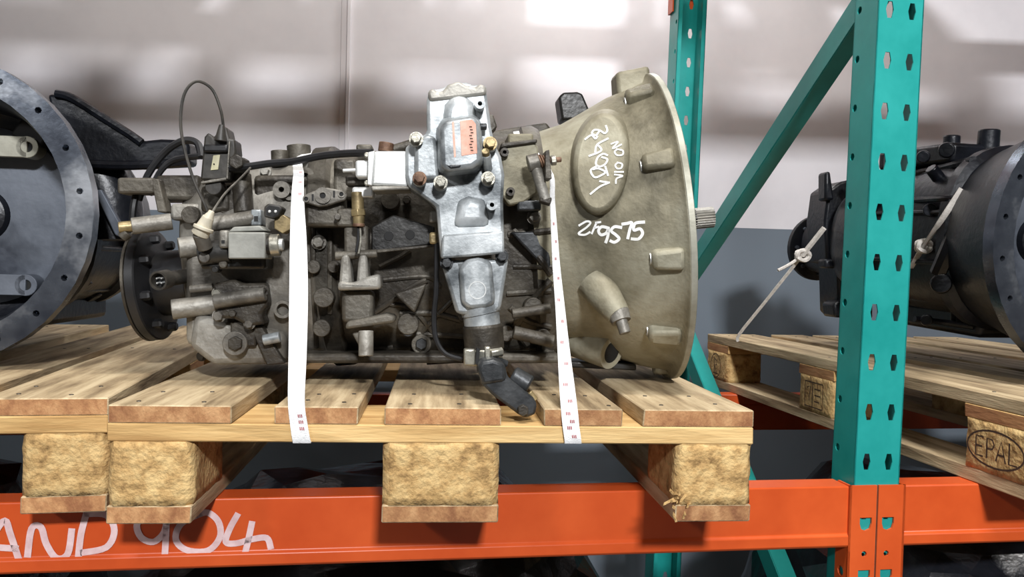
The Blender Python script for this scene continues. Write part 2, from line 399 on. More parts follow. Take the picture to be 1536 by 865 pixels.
def pallet(loc, rz, label, group='wooden pallets on the rack', nails=True, name='wooden_pallet', tilt=(0, 0)):
    root = empty(name, loc, rz); root.rotation_euler = (tilt[0], tilt[1], rz); root['local'] = 1; tag(root, label, 'pallet', group)
    for i, (x, wd) in enumerate(zip(PX, PWD)):
        me = bmesh_w[wd][i % len(bmesh_w[wd])]
        bd = mesh_obj('deck_board', me, root, (x+wd/2, .6, .133), (0, 0, math.pi if i % 2 else 0))
        if nails:
            for yy in (.035, .105, .60, 1.13):
                for dx in ((-.042, .03) if wd > .12 else (-.02, .028)):
                    sg = -1 if i % 2 else 1
                    mesh_obj('nail_head', nail_me, bd, (sg*(dx+random.uniform(-.01, .01)), sg*(yy-.6+random.uniform(-.012, .012)), .0112))
    for yy in (.0725, .6, 1.1275): mesh_obj('stringer_board', str_me, root, (.4, yy, .111), (0, 0, 0 if yy < .5 else math.pi))
    for j, yy in enumerate((.0725, .6, 1.1275)):
        for i, (x, wd) in enumerate(((0, .10), (.3275, .145), (.70, .10))):
            mesh_obj('block', blk_me[wd][(i+j) % 2], root, (x+wd/2, yy, .061), (0, 0, math.pi if (i == 2) else 0))
    for x, wd in ((0, .10), (.3275, .145), (.70, .10)): mesh_obj('bottom_board', bot_me[wd], root, (x+wd/2, .6, .011))
    return root
ZP = 0.0005
front_pallet = pallet((0, 0, ZP), 0, 'weathered pallet under the strapped grey gearbox, chip block feet showing')
# splinters torn from the corner block
b = MB(); rnd = random.Random(3)
for k in range(16):
    p = Vector((.700+rnd.uniform(-.004, .016), .003, .008+rnd.uniform(0, .03))); d = Vector((rnd.uniform(-.014, .004), rnd.uniform(-.012, 0), rnd.uniform(-.012, .008)))
    b.prism([p, p+Vector((.003, 0, .001)), p+Vector((.001, 0, .004))], d)
b.build('splinter', 'block', front_pallet, smooth=0)['kind'] = 'stuff'
left_pallet = pallet((-.018-.8*math.cos(R_(6)), .050-.8*math.sin(R_(6)), ZP), R_(6), 'pallet under the black bell housing, touching the front pallet')
right_pallet = pallet((1.250, .075, ZP), R_(3.5), 'yellow pine pallet stamped EPAL under the black gearbox in the next bay')

# ------------------------------------------------------------------ strokes
def ribbon(b, pts, nrm, w_, lift=.0006):
    """flat painted stroke through 3D points lying on a surface with normal(s) nrm"""
    n = len(pts)
    L_, R2 = [], []
    for i in range(n):
        t = (pts[min(i+1, n-1)]-pts[max(i-1, 0)]).normalized(); nn = nrm[i] if isinstance(nrm, list) else nrm
        sd = t.cross(nn).normalized()*w_/2; o_ = nn*lift
        e = t*(w_*.35)*(-1 if i == 0 else 1 if i == n-1 else 0)
        L_.append(pts[i]+sd+o_+e); R2.append(pts[i]-sd+o_+e)
    b.add(L_+R2, [(i, i+1, n+i+1, n+i) for i in range(n-1)])
def smooth2(pts, sub=5):
    P = []; m_ = len(pts); pts = [Vector(p) for p in pts]
    if m_ < 3:
        return [pts[0].lerp(pts[-1], k/6) for k in range(7)]
    for i in range(m_-1):
        a, b_, c, d = pts[max(i-1, 0)], pts[i], pts[i+1], pts[min(i+2, m_-1)]
        for k in range(sub):
            t = k/sub; P.append(0.5*((2*b_)+(-a+c)*t+(2*a-5*b_+4*c-d)*t*t+(-a+3*b_-3*c+d)*t**3))
    P.append(pts[-1]); return P

# writing on the beam: strokes in photo pixels dropped on the beam's front face
o_ = rk(0, 0); nb = Matrix.Rotation(RZ, 3, 'Z') @ Vector((0, -1, 0))
bt = MB()
ANDS = [[(-22, 835), (-8, 800), (8, 780), (16, 800), (28, 836)], [(-6, 820), (25, 822)],
        [(42, 832), (48, 792), (62, 790), (70, 815), (85, 836), (102, 830), (108, 795)], [(118, 834), (122, 800), (130, 770)], [(130, 770), (160, 772), (172, 795), (160, 820), (124, 828)],
        [(244, 775), (225, 772), (206, 785), (212, 805), (230, 812), (245, 800), (250, 785)], [(250, 775), (249, 808), (247, 840)],
        [(300, 770), (272, 785), (264, 808), (280, 824), (312, 825), (330, 805), (328, 782), (312, 768), (296, 772)],
        [(356, 772), (345, 792), (339, 812), (355, 814), (378, 808), (400, 806), (406, 820)], [(378, 784), (372, 812), (366, 836)]]
for st in ANDS:
    P = [atp(p.x, p.y, o_, nb) for p in smooth2([(a, c, 0) for a, c in st])]
    ribbon(bt, P, nb, .0084, .0012)
wr = bt.build('painted_writing', 'pink', None, smooth=0)
fb = beams[(0, 0, False)]; wr.parent = fb; wr.matrix_parent_inverse = (Matrix.Translation(fb.location) @ fb.rotation_euler.to_matrix().to_4x4()).inverted()
wr['label'] = 'AND 904 hand-written in pale pink paint'

# EPAL brand on the side of the right pallet and its other stamps (pallet-local: side face x = 0, looking to -X)
def brand(par, strokes, y0, z0, sc, w_, name='brand_mark', label=None):
    b = MB()
    for st in strokes:
        P = [Vector((0, y0-x*sc, z0+z*sc)) for (x, z) in st]
        ribbon(b, P, Vector((-1, 0, 0)), w_, .0042)
    o = b.build(name, 'ink', par, smooth=0)
    if label: o['label'] = label
    return o
circ = lambda rx, rz_, n=28: [(rx*math.cos(2*math.pi*k/n), rz_*math.sin(2*math.pi*k/n)) for k in range(n+1)]
epal = [circ(1.0, .48), [(-.42, .26), (-.68, .26), (-.68, -.26), (-.42, -.26)], [(-.68, 0), (-.46, 0)],
        [(-.28, -.26), (-.28, .26), (-.08, .24), (-.02, .12), (-.08, 0), (-.28, -.02)], [(.06, -.26), (.22, .26), (.38, -.26)], [(.11, -.1), (.33, -.1)], [(.50, .26), (.50, -.26), (.76, -.26)]]
brand(right_pallet, epal, .0725, .061, .058, .0032, label='EPAL in an oval, burnt into the corner block')
eur = [circ(.6, .6), [(-.15, .4), (-.15, -.4)], [(-.15, .35), (.15, .25), (.15, .05), (-.15, 0), (.2, -.4)], [(-.3, -.4), (.3, -.4)]]
brand(right_pallet, eur, 1.1275, .061, .055, .003)
ippc = [[(-.8, .6), (.8, .6), (.8, -.6), (-.8, -.6), (-.8, .6)], [(-.1, .6), (-.1, -.6)], [(-.6, .3), (-.3, .4), (-.4, -.3)], [(.1, .3), (.6, .3)], [(.1, 0), (.6, 0)], [(.1, -.3), (.5, -.3)]]
brand(right_pallet, ippc, .60, .061, .045, .003)

# ------------------------------------------------------------------ the grey gearbox
BF = Vector((.752, .300, .3925))                                      # centre of the bell flange face
AX = Vector((-math.cos(R_(6.5))*math.cos(R_(4)), math.cos(R_(6.5))*math.sin(R_(4)), -math.sin(R_(6.5)))).normalized()
AV = (Z_-AX*AX.z).normalized(); AW = AX.cross(AV)                     # up and sideways
if AW.y > 0: AW = -AW                                                 # towards the camera
gb = empty('gearbox', (.45, .30, .145)); tag(gb, 'grimy grey gearbox with wide bell housing, strapped to the front pallet', 'gearbox')
def gp(u, v, w_): return BF+AX*u+AV*v+AW*w_
# bell housing
b = MB()
b.lathe(BF, AX, [(.19, 0), (.205, .004), (.243, .004), (.246, .006), (.246, .012), (.243, .014), (.234, .018), (.227, .038), (.215, .075), (.196, .115), (.180, .150), (.172, .185), (.170, .215), (.150, .215), (.150, .15), (.19, .10)], 72, closed=True)
bell = b.build('bell_housing', 'bell', gb, smooth=.9)
def bvh_of(mb): return BVHTree.FromPolygons([tuple(v) for v in mb.v], mb.f)
BV_BELL = bvh_of(b)
rim = MB().lathe(BF, AX, [(.205, .002), (.2472, .002), (.2472, .0115), (.232, .0115), (.205, .0115)], 72, closed=True).build('flange_rim', 'rim', gb, smooth=.5, bevel=.001)
# main case: lofted rounded sections along the axis
ST = [(.19, .172, .190, .155), (.200, .178, .196, .160), (.216, .178, .196, .160), (.222, .166, .188, .148), (.30, .160, .182, .146), (.38, .158, .178, .148), (.45, .160, .174, .150), (.505, .160, .172, .150),
      (.510, .172, .176, .160), (.535, .172, .176, .160), (.540, .162, .168, .152), (.60, .158, .164, .152), (.66, .156, .160, .150), (.70, .150, .150, .140), (.735, .130, .125, .120), (.745, .110, .105, .10)]
def loft(st, n=44, e=2.9):
    b = MB(); vs = []; fs = []
    for (u, t, d, w_) in st:
        for k in range(n):
            th = 2*math.pi*k/n; c_, s_ = math.cos(th), math.sin(th)
            x = math.copysign(abs(c_)**(2/e), c_)*w_; y = math.copysign(abs(s_)**(2/e), s_)*(t if s_ > 0 else d)
            vs.append(gp(u, y, x))
    for j in range(len(st)-1):
        for k in range(n):
            k2 = (k+1) % n; fs.append((j*n+k, j*n+k2, (j+1)*n+k2, (j+1)*n+k))
    fs.append(tuple(range(n))); fs.append(tuple((len(st)-1)*n+k for k in range(n)))
    b.add(vs, fs); return b
b = loft([x for x in ST if x[0] < .54]); case = b.build('main_case', 'case', gb, smooth=.6); bc = b
b2 = loft([x for x in ST if x[0] > .509]); rear = b2.build('rear_case', 'caseg', gb, smooth=.6)
BV_CASE = bvh_of(bc); BV_REAR = bvh_of(b2)
def hit(px, py):
    """where a photo pixel meets the gearbox casing"""
    d = ray(px, py).normalized(); best = None
    for t in (BV_BELL, BV_CASE, BV_REAR):
        h = t.ray_cast(CAM, d)
        if h[0] is not None and (best is None or h[3] < best[2]): best = (h[0], h[1], h[3])
    if best is None:
        return at(px, py, .30), Vector((0, -1, 0))
    n = best[1]
    if n.dot(d) > 0: n = -n
    return best[0], n
def hy(px, py, proud=0): return hit(px, py)[0].y-proud
# --- part makers in photo pixels
def plate(name, pts, Y, t, material, par=gb, bevel=.002, smooth=.5):
    return MB().prism([at(a, c, Y) for a, c in pts], (0, t, 0)).build(name, material, par, bevel=bevel, smooth=smooth)
def frust(name, pts, Y, t, grow, material, par=gb, bevel=.003):
    fr = [at(a, c, Y) for a, c in pts]; cc = sum(fr, Vector())/len(fr)
    bk = [cc+(p-cc)*grow+Vector((0, t, 0)) for p in fr]
    return MB().taper(fr, bk).build(name, material, par, bevel=bevel)
def fcyl(name, px, py, Y, rpx, t, material, par=gb, hole=0, n=24, d=(0, 1, 0), bevel=.0012):
    """cylinder whose end faces the camera side; hole = bore radius in px"""
    c_ = at(px, py, Y); k = pxm(Y); r = rpx*k; dd = Vector(d).normalized()
    b = MB()
    if hole: b.lathe(c_, dd, [(hole*k, t*.6), (hole*k, 0), (r, 0), (r, t), (hole*k, t)], n, closed=True)
    else: b.lathe(c_, dd, [(r, 0), (r, t)], n)
    o = b.build(name, material, par, bevel=0 if hole else bevel)
    if hole: MB().lathe(c_+dd*t*.6, dd, [(hole*k*1.05, 0), (hole*k*1.05, .001)], 14).build('bore', 'dark', o)
    return o
def bolt(px, py, Y, rpx, material='zinc', par=gb, t=.012, d=(0, 1, 0), a0=.3, name='bolt'):
    c_ = at(px, py, Y); k = pxm(Y); r = rpx*k; dd = Vector(d).normalized()
    b = MB(); b.lathe(c_, dd, [(r*.82, 0), (r*.95, t*.12), (r*.95, t*.7)], 6, a0=a0); b.lathe(c_+dd*t*.68, dd, [(r*1.25, 0), (r*1.25, t*.3)], 20)
    return b.build(name, material, par, smooth=.4)
def rod(name, pa, Ya, pb, Yb, rpx, material, par=gb, r2=None, n=18, bevel=.001):
    a, c_ = at(*pa, Ya), at(*pb, Yb); k = pxm((Ya+Yb)/2)
    return MB().cyl(a, c_, rpx*k, (rpx if r2 is None else r2)*k, n).build(name, material, par, bevel=bevel)
def wire(name, pts, rpx, material, par=gb, n=8):
    P = [at(a, c, Y) for a, c, Y in pts]; return MB().tube(P, rpx*pxm(pts[0][2]), n, 8).build(name, material, par)
def rib(pts, wpx, material='case', par=gb, lift=0.0, name='casting_rib'):
    P = []
    for p in smooth2([(a, c, 0) for a, c in pts], 3):
        h, n = hit(p.x, p.y); P.append(h+n*lift)
    return MB().tube(P, wpx*pxm(P[0].y), 8, 2).build(name, material, par)
def blk(name, x0, y0, x1, y1, Y, t, material, par=gb, bevel=.003): return plate(name, [(x0, y1), (x1, y1), (x1, y0), (x0, y0)], Y, t, material, par, bevel)
def paint(name, strokes, wpx, material, label=None):
    b = MB()
    for st in strokes:
        P = []; Nn = []
        for p in smooth2([(a, c, 0) for a, c in st]):
            h, n = PAINT_HIT(p.x, p.y); P.append(h); Nn.append(n)
        ribbon(b, P, Nn, wpx*pxm(P[0].y), .0009)
    o = b.build(name, material, gb, smooth=0)
    if label: o['label'] = label
    return o

# --- bell details
def ell(cx, cy, rx, ry, rot=0, n=36):
    out = []
    for k in range(n):
        t = -2*math.pi*k/n; x, y = rx*math.cos(t), ry*math.sin(t)
        out.append((cx+x*math.cos(rot)-y*math.sin(rot), cy+x*math.sin(rot)+y*math.cos(rot)))
    return out
# oval pad: flat face set a little proud of the cone, leaning with it
hp, hn = hit(903, 242); hn = (hn+Vector((0, -.9, .12))).normalized()
po = hp+hn*.020
fr = [atp(a, c, po, hn) for a, c in ell(901, 244, 40, 74, .10)]; bk = [atp(a, c, po-hn*.05, hn) for a, c in ell(905, 246, 52, 84, .10)]
b = MB().taper(fr, bk); pad = b.build('oval_boss', 'bell', gb, bevel=.006, smooth=.9); BV_PAD = bvh_of(b)
def PAINT_HIT(px, py):
    d = ray(px, py).normalized(); h = BV_PAD.ray_cast(CAM, d)
    if h[0] is not None:
        n = h[1] if h[1].dot(d) < 0 else -h[1]; return h[0], n
    return hit(px, py)
paint('painted_model_mark', [[(869, 338), (880, 332), (886, 334), (880, 341), (868, 350), (877, 352), (885, 348)], [(895, 334), (888, 350)], [(894, 334), (901, 333)], [(891, 342), (898, 340)]], 3.2, 'white', 'ZF in white marker')
paint('painted_model_mark', [[(913, 342), (903, 340), (898, 346), (902, 352), (910, 349), (913, 342), (912, 354), (909, 363)], [(932, 341), (922, 340), (917, 346), (924, 352), (929, 358), (922, 363), (916, 361)],
                             [(934, 336), (941, 335), (948, 334), (945, 344), (942, 357)], [(966, 333), (953, 335), (951, 345), (960, 343), (964, 350), (958, 358), (948, 358)]], 4.6, 'white', '9S75 in thick white marker')
paint('painted_note', [[(917, 216), (927, 213), (919, 223), (932, 217)], [(925, 224), (934, 226), (934, 232), (926, 233), (922, 228), (926, 224)], [(926, 244), (933, 246), (932, 252), (926, 253), (923, 248), (927, 244)], [(922, 258), (935, 258)], [(922, 262), (934, 264), (925, 268), (924, 275)]], 2.3, 'white', 'NO OIL in small white letters')
paint('painted_number', [[(909, 189), (911, 196), (907, 200), (900, 196), (892, 195), (888, 200), (894, 203), (899, 197)], [(878, 209), (887, 203), (893, 208), (896, 205)],
                         [(912, 208), (896, 217), (893, 228)], [(896, 217), (902, 226), (884, 234)], [(911, 233), (905, 231), (897, 236), (894, 246), (900, 250), (908, 246), (911, 239), (903, 236)],
                         [(894, 250), (886, 256), (892, 266), (902, 263), (908, 258), (898, 253), (890, 254)], [(908, 250), (912, 263)], [(914, 274), (900, 280), (886, 291)], [(914, 274), (900, 272)]], 2.8, 'white', 'scribbled number in white marker')
# flange bolt pockets
def pocket(px, py, x1, hgt):
    h, n = hit(px, py); k = pxm(h.y)
    p_u = (h-BF).dot(AX); rr = (h-BF)-AX*p_u; rd = rr.normalized(); r = rr.length
    tdir = AX.cross(rd)
    b = MB(); u0, u1 = .018, max(p_u+.012, .05); hw = hgt*k/2
    r0, r1 = .226, .240
    f0 = [BF+AX*u1+rd*(r-.03)-tdir*hw*.85, BF+AX*u1+rd*(r-.03)+tdir*hw*.85, BF+AX*u1+rd*(r+.012)+tdir*hw*.8, BF+AX*u1+rd*(r+.012)-tdir*hw*.8]
    f1 = [BF+AX*u0+rd*(.20)-tdir*hw, BF+AX*u0+rd*(.20)+tdir*hw, BF+AX*u0+rd*(.243)+tdir*hw, BF+AX*u0+rd*(.243)-tdir*hw]
    b.taper(f0, f1); o = b.build('flange_boss', 'bell', gb, bevel=.006, smooth=.9)
    c_ = BF+AX*(u1+.0005)+rd*(r-.006)
    MB().cyl(c_, c_-AX*.004, .0055, n=14).build('bolt_hole', 'dark', o)
    MB().lathe(c_+AX*.001, -AX, [(.0055, 0), (.0085, 0), (.0085, .004), (.0055, .004)], 16, closed=True).build('spot_face', 'alub', o)
for px, py, hh in ((950, 148, 34), (975, 246, 34), (990, 388, 36), (984, 498, 34)): pocket(px, py, 0, hh)
# top lug, rear lug, foot
def lug(name, ang, w0, h0, u0, u1, material='bell'):
    rd = AV*math.cos(ang)+AW*math.sin(ang); td = AX.cross(rd); b = MB()
    f0 = [BF+AX*u1+rd*.19-td*w0*.6, BF+AX*u1+rd*.19+td*w0*.6, BF+AX*u1+rd*(.236+h0*.8)+td*w0*.5, BF+AX*u1+rd*(.236+h0*.8)-td*w0*.5]
    f1 = [BF+AX*u0+rd*.19-td*w0*.6, BF+AX*u0+rd*.19+td*w0*.6, BF+AX*u0+rd*(.238+h0)+td*w0*.5, BF+AX*u0+rd*(.238+h0)-td*w0*.5]
    return b.taper(f0, f1).build(name, material, gb, bevel=.006)
lug('top_lug', R_(4), .06, .020, .004, .058); lug('foot_lug', R_(172), .04, .002, .004, .035)
plate('lifting_bracket', [(843, 180), (838, 145), (845, 138), (866, 137), (874, 140), (890, 178)], .36, .05, 'blackm', bevel=.004)
plate('case_ledge', [(712, 200), (820, 183), (826, 192), (828, 214), (720, 218)], .30, .06, 'case', bevel=.004)
plate('lower_shield', [(850, 541), (955, 546), (955, 556), (850, 551)], .25, .05, 'blackm', bevel=.003)
# release bearing sleeve plug and tube boss at the lower bell
fr = hit(905, 440)[0]
MB().tube([at(895, 425, fr.y+.01), at(912, 450, fr.y-.014), at(928, 472, fr.y-.030)], .022, 20, 6, rs=(.028, .0165)).build('fork_shaft_boss', 'bell', gb, smooth=.9)
o = MB().cyl(at(927, 468, fr.y-.028), at(932, 482, fr.y-.034), .016, .014, 20).build('seal_ring', 'caseg', gb)
MB().cyl(at(931, 478, fr.y-.034), at(938, 500, fr.y-.040), .0085, .008, 14).build('fork_shaft', 'caseg', gb, bevel=.001)
h = hit(890, 515)[0]
b = MB(); a_, c_ = at(868, 508, h.y+.03), at(918, 528, h.y-.022); b.lathe(a_, c_-a_, [(.030, 0), (.027, (c_-a_).length), (.0175, (c_-a_).length), (.0175, (c_-a_).length*.6)], 24)
o = b.build('breather_boss', 'bell', gb, smooth=.9)
MB().cyl(a_+(c_-a_)*.7, a_+(c_-a_)*1.002, .0172, n=18).build('bore', 'dark', o)
# input shaft
ax0 = BF-AX*.055+AV*.010
b = MB(); b.lathe(BF+AX*.12+AV*.010, -AX, [(.019, 0), (.019, .17), (.0165, .173), (.0165, .18)], 24)
b.build('input_shaft', 'blackm', gb)
b = MB(); sp = []
for k in range(48):
    rr = .0150 if k % 2 else .0172; rr = rr
    sp.append(rr)
vs0 = []
for e in (0, 1):
    for k in range(48):
        th = 2*math.pi*k/48; vs0.append(BF-AX*(.05+.04*e)+AV*(.010+sp[k]*math.cos(th))+AW*sp[k]*math.sin(th))
b.add(vs0, [tuple(range(48)), tuple(range(48, 96))]+[(k, (k+1) % 48, 48+(k+1) % 48, 48+k) for k in range(48)])
b.build('input_spline', 'caseg', gb, smooth=.2)

# --- output flange at the left end
oc = at(236, 426, .345); oa = AX
b = MB().lathe(oc, oa, [(.03, -.075), (.052, -.06), (.052, -.010), (.070, -.006), (.088, -.002), (.090, 0), (.090, .012), (.086, .014), (.05, .014)], 56)
of = b.build('output_flange', 'rubber', gb, smooth=.5)
MB().lathe(oc+oa*.014, oa, [(.080, 0), (.0905, 0), (.0905, .004), (.080, .004)], 56, closed=True).build('flange_face_ring', 'case', of, smooth=.5)
for k in range(8):
    th = 2*math.pi*(k+.3)/8; c_ = oc+(AV*math.cos(th)+AW*math.sin(th))*.073
    MB().lathe(c_-oa*.018, oa, [(.006, 0), (.0075, .003), (.0075, .016)], 6).build('flange_bolt', 'rubber', of, smooth=.3)
# speed sensor with round socket
Ys = .205
o = rod('speed_sensor', (242, 420), .178, (278, 414), .225, 11, 'plas')
c0 = at(237, 421, .160); sd_ = (at(262, 416, .20)-c0).normalized()
MB().lathe(c0, sd_, [(.0100, .012), (.0108, 0), (.0135, 0), (.0135, .022), (.0100, .022)], 24, closed=True).build('socket_collar', 'plas', o)
MB().cyl(c0+sd_*.010, c0+sd_*.012, .0104, n=20).build('socket_floor', 'dark', o)
su = sd_.cross(Z_).normalized()
for dx, dz in ((-.0035, .003), (.0035, .0035), (-.003, -.0035), (.0035, -.003)):
    q = c0+sd_*.002+su*dx+Z_*dz; MB().cyl(q, q+sd_*.009, .0012, n=6).build('pin', 'alub', o)

# --- rear case castings (left third)
rear_y = lambda px, py: hy(px, py)
rod('lower_port_tube', (258, 464), .19, (330, 455), .205, 14.5, 'caseg')
rod('upper_port_tube', (268, 372), .20, (300, 368), .21, 15, 'caseg')
blk('rear_cover', 276, 372, 430, 520, .205, .08, 'caseg', bevel=.012)
plate('rear_cover_step', [(282, 520), (318, 548), (428, 546), (430, 500), (290, 470)], .19, .08, 'caseg', bevel=.01)
plate('selector_cover', [(318, 425), (352, 418), (360, 425), (398, 424), (402, 458), (392, 470), (398, 486), (372, 490), (350, 478), (322, 478)], .165, .05, 'case', bevel=.005)
rod('selector_spindle', (322, 452), .16, (398, 440), .16, 11, 'caseg')
bolt(324, 440, .158, 7); bolt(326, 474, .16, 8, 'caseg'); bolt(392, 436, .155, 7, 'case'); bolt(372, 486, .16, 7, 'caseg'); bolt(348, 470, .158, 6, 'case')
blk('selector_foot', 345, 482, 384, 520, .18, .03, 'case'); fcyl('drain_boss', 352, 515, .172, 18, .03, 'caseg'); fcyl('drain_plug', 352, 515, .166, 11, .01, 'case', n=6)
fcyl('side_port', 424, 464, hy(424, 464, .012), 13, .03, 'caseg', hole=9)
rod('casting_tube', (395, 510), .17, (420, 505), .17, 8, 'alu')
plate('casting_web', [(375, 490), (392, 488), (428, 545), (400, 548)], .18, .02, 'case')
rod('casting_bar', (285, 434), .195, (320, 430), .195, 6, 'caseg')
for px, py in ((300, 535), (415, 535), (440, 430)): bolt(px, py, hy(px, py, .01), 6, 'case')
# upper left: shift cylinder, lugs, bracket
blk('rear_bracket', 175, 266, 232, 290, .22, .04, 'case', bevel=.004)
plate('rear_bracket_arm', [(226, 268), (238, 268), (250, 318), (236, 318)], .22, .03, 'case')
rod('shift_rod_housing', (198, 339), .21, (258, 332), .225, 12, 'caseg'); rod('shift_rod_tip', (178, 341), .205, (200, 339), .21, 8, 'brass')
rod('shift_rod_end', (183, 356), .21, (192, 348), .21, 8, 'case')
rod('shift_cylinder', (318, 336), .16, (382, 326), .165, 11, 'caseg'); blk('cylinder_end_block', 376, 314, 392, 338, .155, .03, 'alu', bevel=.002)
blk('cylinder_end_port', 381, 324, 387, 332, .1545, .001, 'dark', bevel=0)
fcyl('vertical_casting', 285, 322, .205, 13, .05, 'case', n=20); fcyl('vertical_casting', 345, 300, hy(345, 300, .005), 22, .04, 'case')
blk('top_casting', 232, 262, 300, 300, .24, .06, 'case', bevel=.006); blk('top_casting', 300, 278, 345, 318, .20, .05, 'case', bevel=.006)
rod('casting_column', (362, 262), .20, (366, 320), .19, 14, 'case'); blk('casting_step', 255, 305, 300, 330, .22, .05, 'caseg', bevel=.005)
# solenoid valve with grey coil
o = blk('solenoid_base', 300, 366, 398, 404, .135, .06, 'blackm', bevel=.005); rod('solenoid_spool', (300, 380), .135, (345, 376), .135, 17, 'blackm', o)
fcyl('spool_cap', 306, 386, .118, 8, .02, 'caseg', o); fcyl('spool_screw', 334, 396, .128, 6, .02, 'case', o); fcyl('spool_screw', 322, 404, .132, 5, .02, 'blackm', o)
blk('solenoid_coil', 342, 348, 398, 388, .110, .05, 'greyplas', o, bevel=.002); plate('coil_top', [(342, 348), (398, 346), (390, 338), (350, 340)], .112, .045, 'greyplas', o)
rod('coil_neck', (396, 368), .125, (416, 367), .125, 14, 'case', o); rod('coil_cap', (406, 368), .125, (420, 367), .125, 16, 'zinc', o); rod('coil_nut', (416, 367), .125, (425, 367), .125, 9, 'alub', o)
blk('coil_tab', 328, 345, 342, 372, .112, .02, 'caseg', o); blk('coil_tab_slot', 332, 360, 337, 365, .1115, .001, 'dark', o, bevel=0)
# cream plug with lead
o = rod('cable_plug', (313, 325), .10, (300, 352), .105, 8, 'cream', r2=13)
rod('plug_collar', (306, 340), .102, (304, 345), .102, 14.5, 'cream', o); rod('plug_nose', (300, 350), .104, (308, 372), .115, 11, 'caseg', o); rod('plug_tail', (318, 316), .10, (312, 328), .10, 4, 'cream', o, r2=8)
wire('thin_lead', [(335, 190, .16), (331, 165, .155), (318, 134, .15), (295, 122, .14), (277, 140, .13), (271, 180, .12), (276, 220, .11), (290, 268, .10), (308, 308, .098), (314, 326, .10)], 2.1, 'plas')
wire('plug_lead', [(316, 322, .10), (336, 292, .12), (360, 268, .14), (380, 247, .16)], 1.8, 'caseg')
# black electrical connector with yellowed label
o = plate('valve_connector', [(300, 270), (306, 205), (312, 198), (320, 206), (330, 190), (340, 190), (344, 208), (352, 208), (354, 228), (342, 270)], .165, .04, 'plas', bevel=.003)
rod('lead_boot', (333, 187), .16, (331, 212), .16, 4, 'plas', o, r2=9); blk('connector_rim', 304, 216, 342, 228, .158, .01, 'rubber', o)
plate('connector_edge', [(301, 272), (339, 266), (339, 270), (301, 276)], .160, .01, 'caseg', o, bevel=.001); plate('connector_edge', [(339, 268), (343, 212), (345, 212), (342, 268)], .160, .01, 'caseg', o, bevel=.0005)
plate('yellowed_label', [(316, 255), (327, 254), (330, 232), (320, 233)], .1635, .002, 'labely', o, bevel=0); rod('connector_dot', (321, 246), .162, (321, 246), .164, 1.2, 'dark', o)
fcyl('connector_gland', 354, 242, .15, 11, .03, 'case', o, n=6); blk('connector_foot', 344, 236, 368, 258, .17, .03, 'plas', o)
fcyl('connector_base', 320, 280, .165, 12, .03, 'plas', o)
# black hoses
wire('air_hose', [(208, 300, .25), (222, 262, .245), (248, 228, .24), (275, 211, .235), (296, 215, .23), (302, 236, .22)], 5.2, 'rubber')
wire('air_hose', [(224, 292, .25), (240, 258, .245), (262, 240, .24), (300, 234, .22)], 4.5, 'rubber')
wire('air_hose', [(206, 285, .25), (200, 310, .24), (198, 340, .24)], 5, 'rubber')
wire('black_cable', [(344, 252, .165), (370, 250, .16), (405, 245, .155), (440, 242, .145), (480, 234, .13), (520, 230, .11), (558, 229, .09)], 5.4, 'rubber')
# round ports, caps and plugs along the top
fcyl('flat_cap', 420, 238, .24, 13, .05, 'case'); rod('flat_cap', (448, 218), .25, (450, 250), .25, 17, 'case'); rod('flat_cap', (420, 226), .24, (421, 250), .24, 13, 'case')
fcyl('ring_port', 422, 284, hy(422, 284, .018), 12.5, .03, 'caseg', hole=4); bolt(396, 256, hy(396, 262, .015), 7, 'caseg'); fcyl('ring_port', 458, 264, hy(458, 264, .012), 13, .03, 'case', hole=5)
fcyl('ring_port', 434, 292, hy(434, 292, .008), 8, .02, 'caseg', hole=3)
o = plate('two_pin_socket', [(396, 325), (396, 310), (402, 305), (420, 308), (424, 312), (418, 324), (408, 328)], .125, .03, 'plas', bevel=.002)
plate('socket_face', [(399, 322), (399, 312), (404, 308), (418, 311), (421, 314), (416, 322), (408, 325)], .1245, .001, 'dark', o, bevel=0)
for px in (404, 413): fcyl('pin', px, 317, .1225, 2.2, .004, 'alub', o)
fcyl('sensor_hex', 424, 336, .135, 14, .03, 'brass', o, n=6)
blk('case_step', 380, 262, 445, 300, hy(412, 285)+.0, .05, 'case', bevel=.006)
# oval three-hole cover
Yo = .118
o = plate('oval_cover', [(452, 298), (456, 292), (476, 284), (490, 281), (514, 285), (521, 292), (518, 300), (490, 309), (478, 310), (458, 304)], Yo, .012, 'caseg', bevel=.002)
fcyl('center_ring', 484, 293, Yo-.003, 12, .004, 'caseg', o, hole=4.5); fcyl('slot_ring', 459, 298, Yo-.002, 5, .003, 'caseg', o, hole=3.2); fcyl('slot_ring', 512, 291, Yo-.002, 5, .003, 'caseg', o, hole=3.2)
for px, py in ((469, 296), (501, 291)): blk('key_slot', px-1.5, py-5, px+1.5, py+5, Yo-.0006, .001, 'dark', o, bevel=0)
blk('cover_seat', 456, 290, 516, 340, Yo+.012, .05, 'case', bevel=.006)
# brass pressure switch with cut wires
o = rod('pressure_switch', (536, 288), .105, (537, 316), .105, 9, 'brass'); rod('switch_hex', (537, 314), .105, (538, 324), .105, 11.5, 'brass', o, n=6); rod('switch_barrel', (538, 322), .105, (538, 338), .105, 9, 'brass', o, r2=8)
rod('switch_ring', (538, 335), .105, (538, 340), .105, 9, 'rust', o); wire('cut_wire', [(537, 339, .105), (537, 360, .10), (534, 378, .098)], 1.8, 'rubber', o); wire('cut_wire', [(540, 339, .105), (541, 360, .10), (538, 380, .098)], 1.6, 'zinc', o)
blk('switch_block', 505, 312, 535, 340, .12, .04, 'case', bevel=.004); blk('switch_saddle', 528, 280, 560, 296, .10, .03, 'alub'); fcyl('switch_stub', 506, 325, .115, 5, .03, 'caseg')
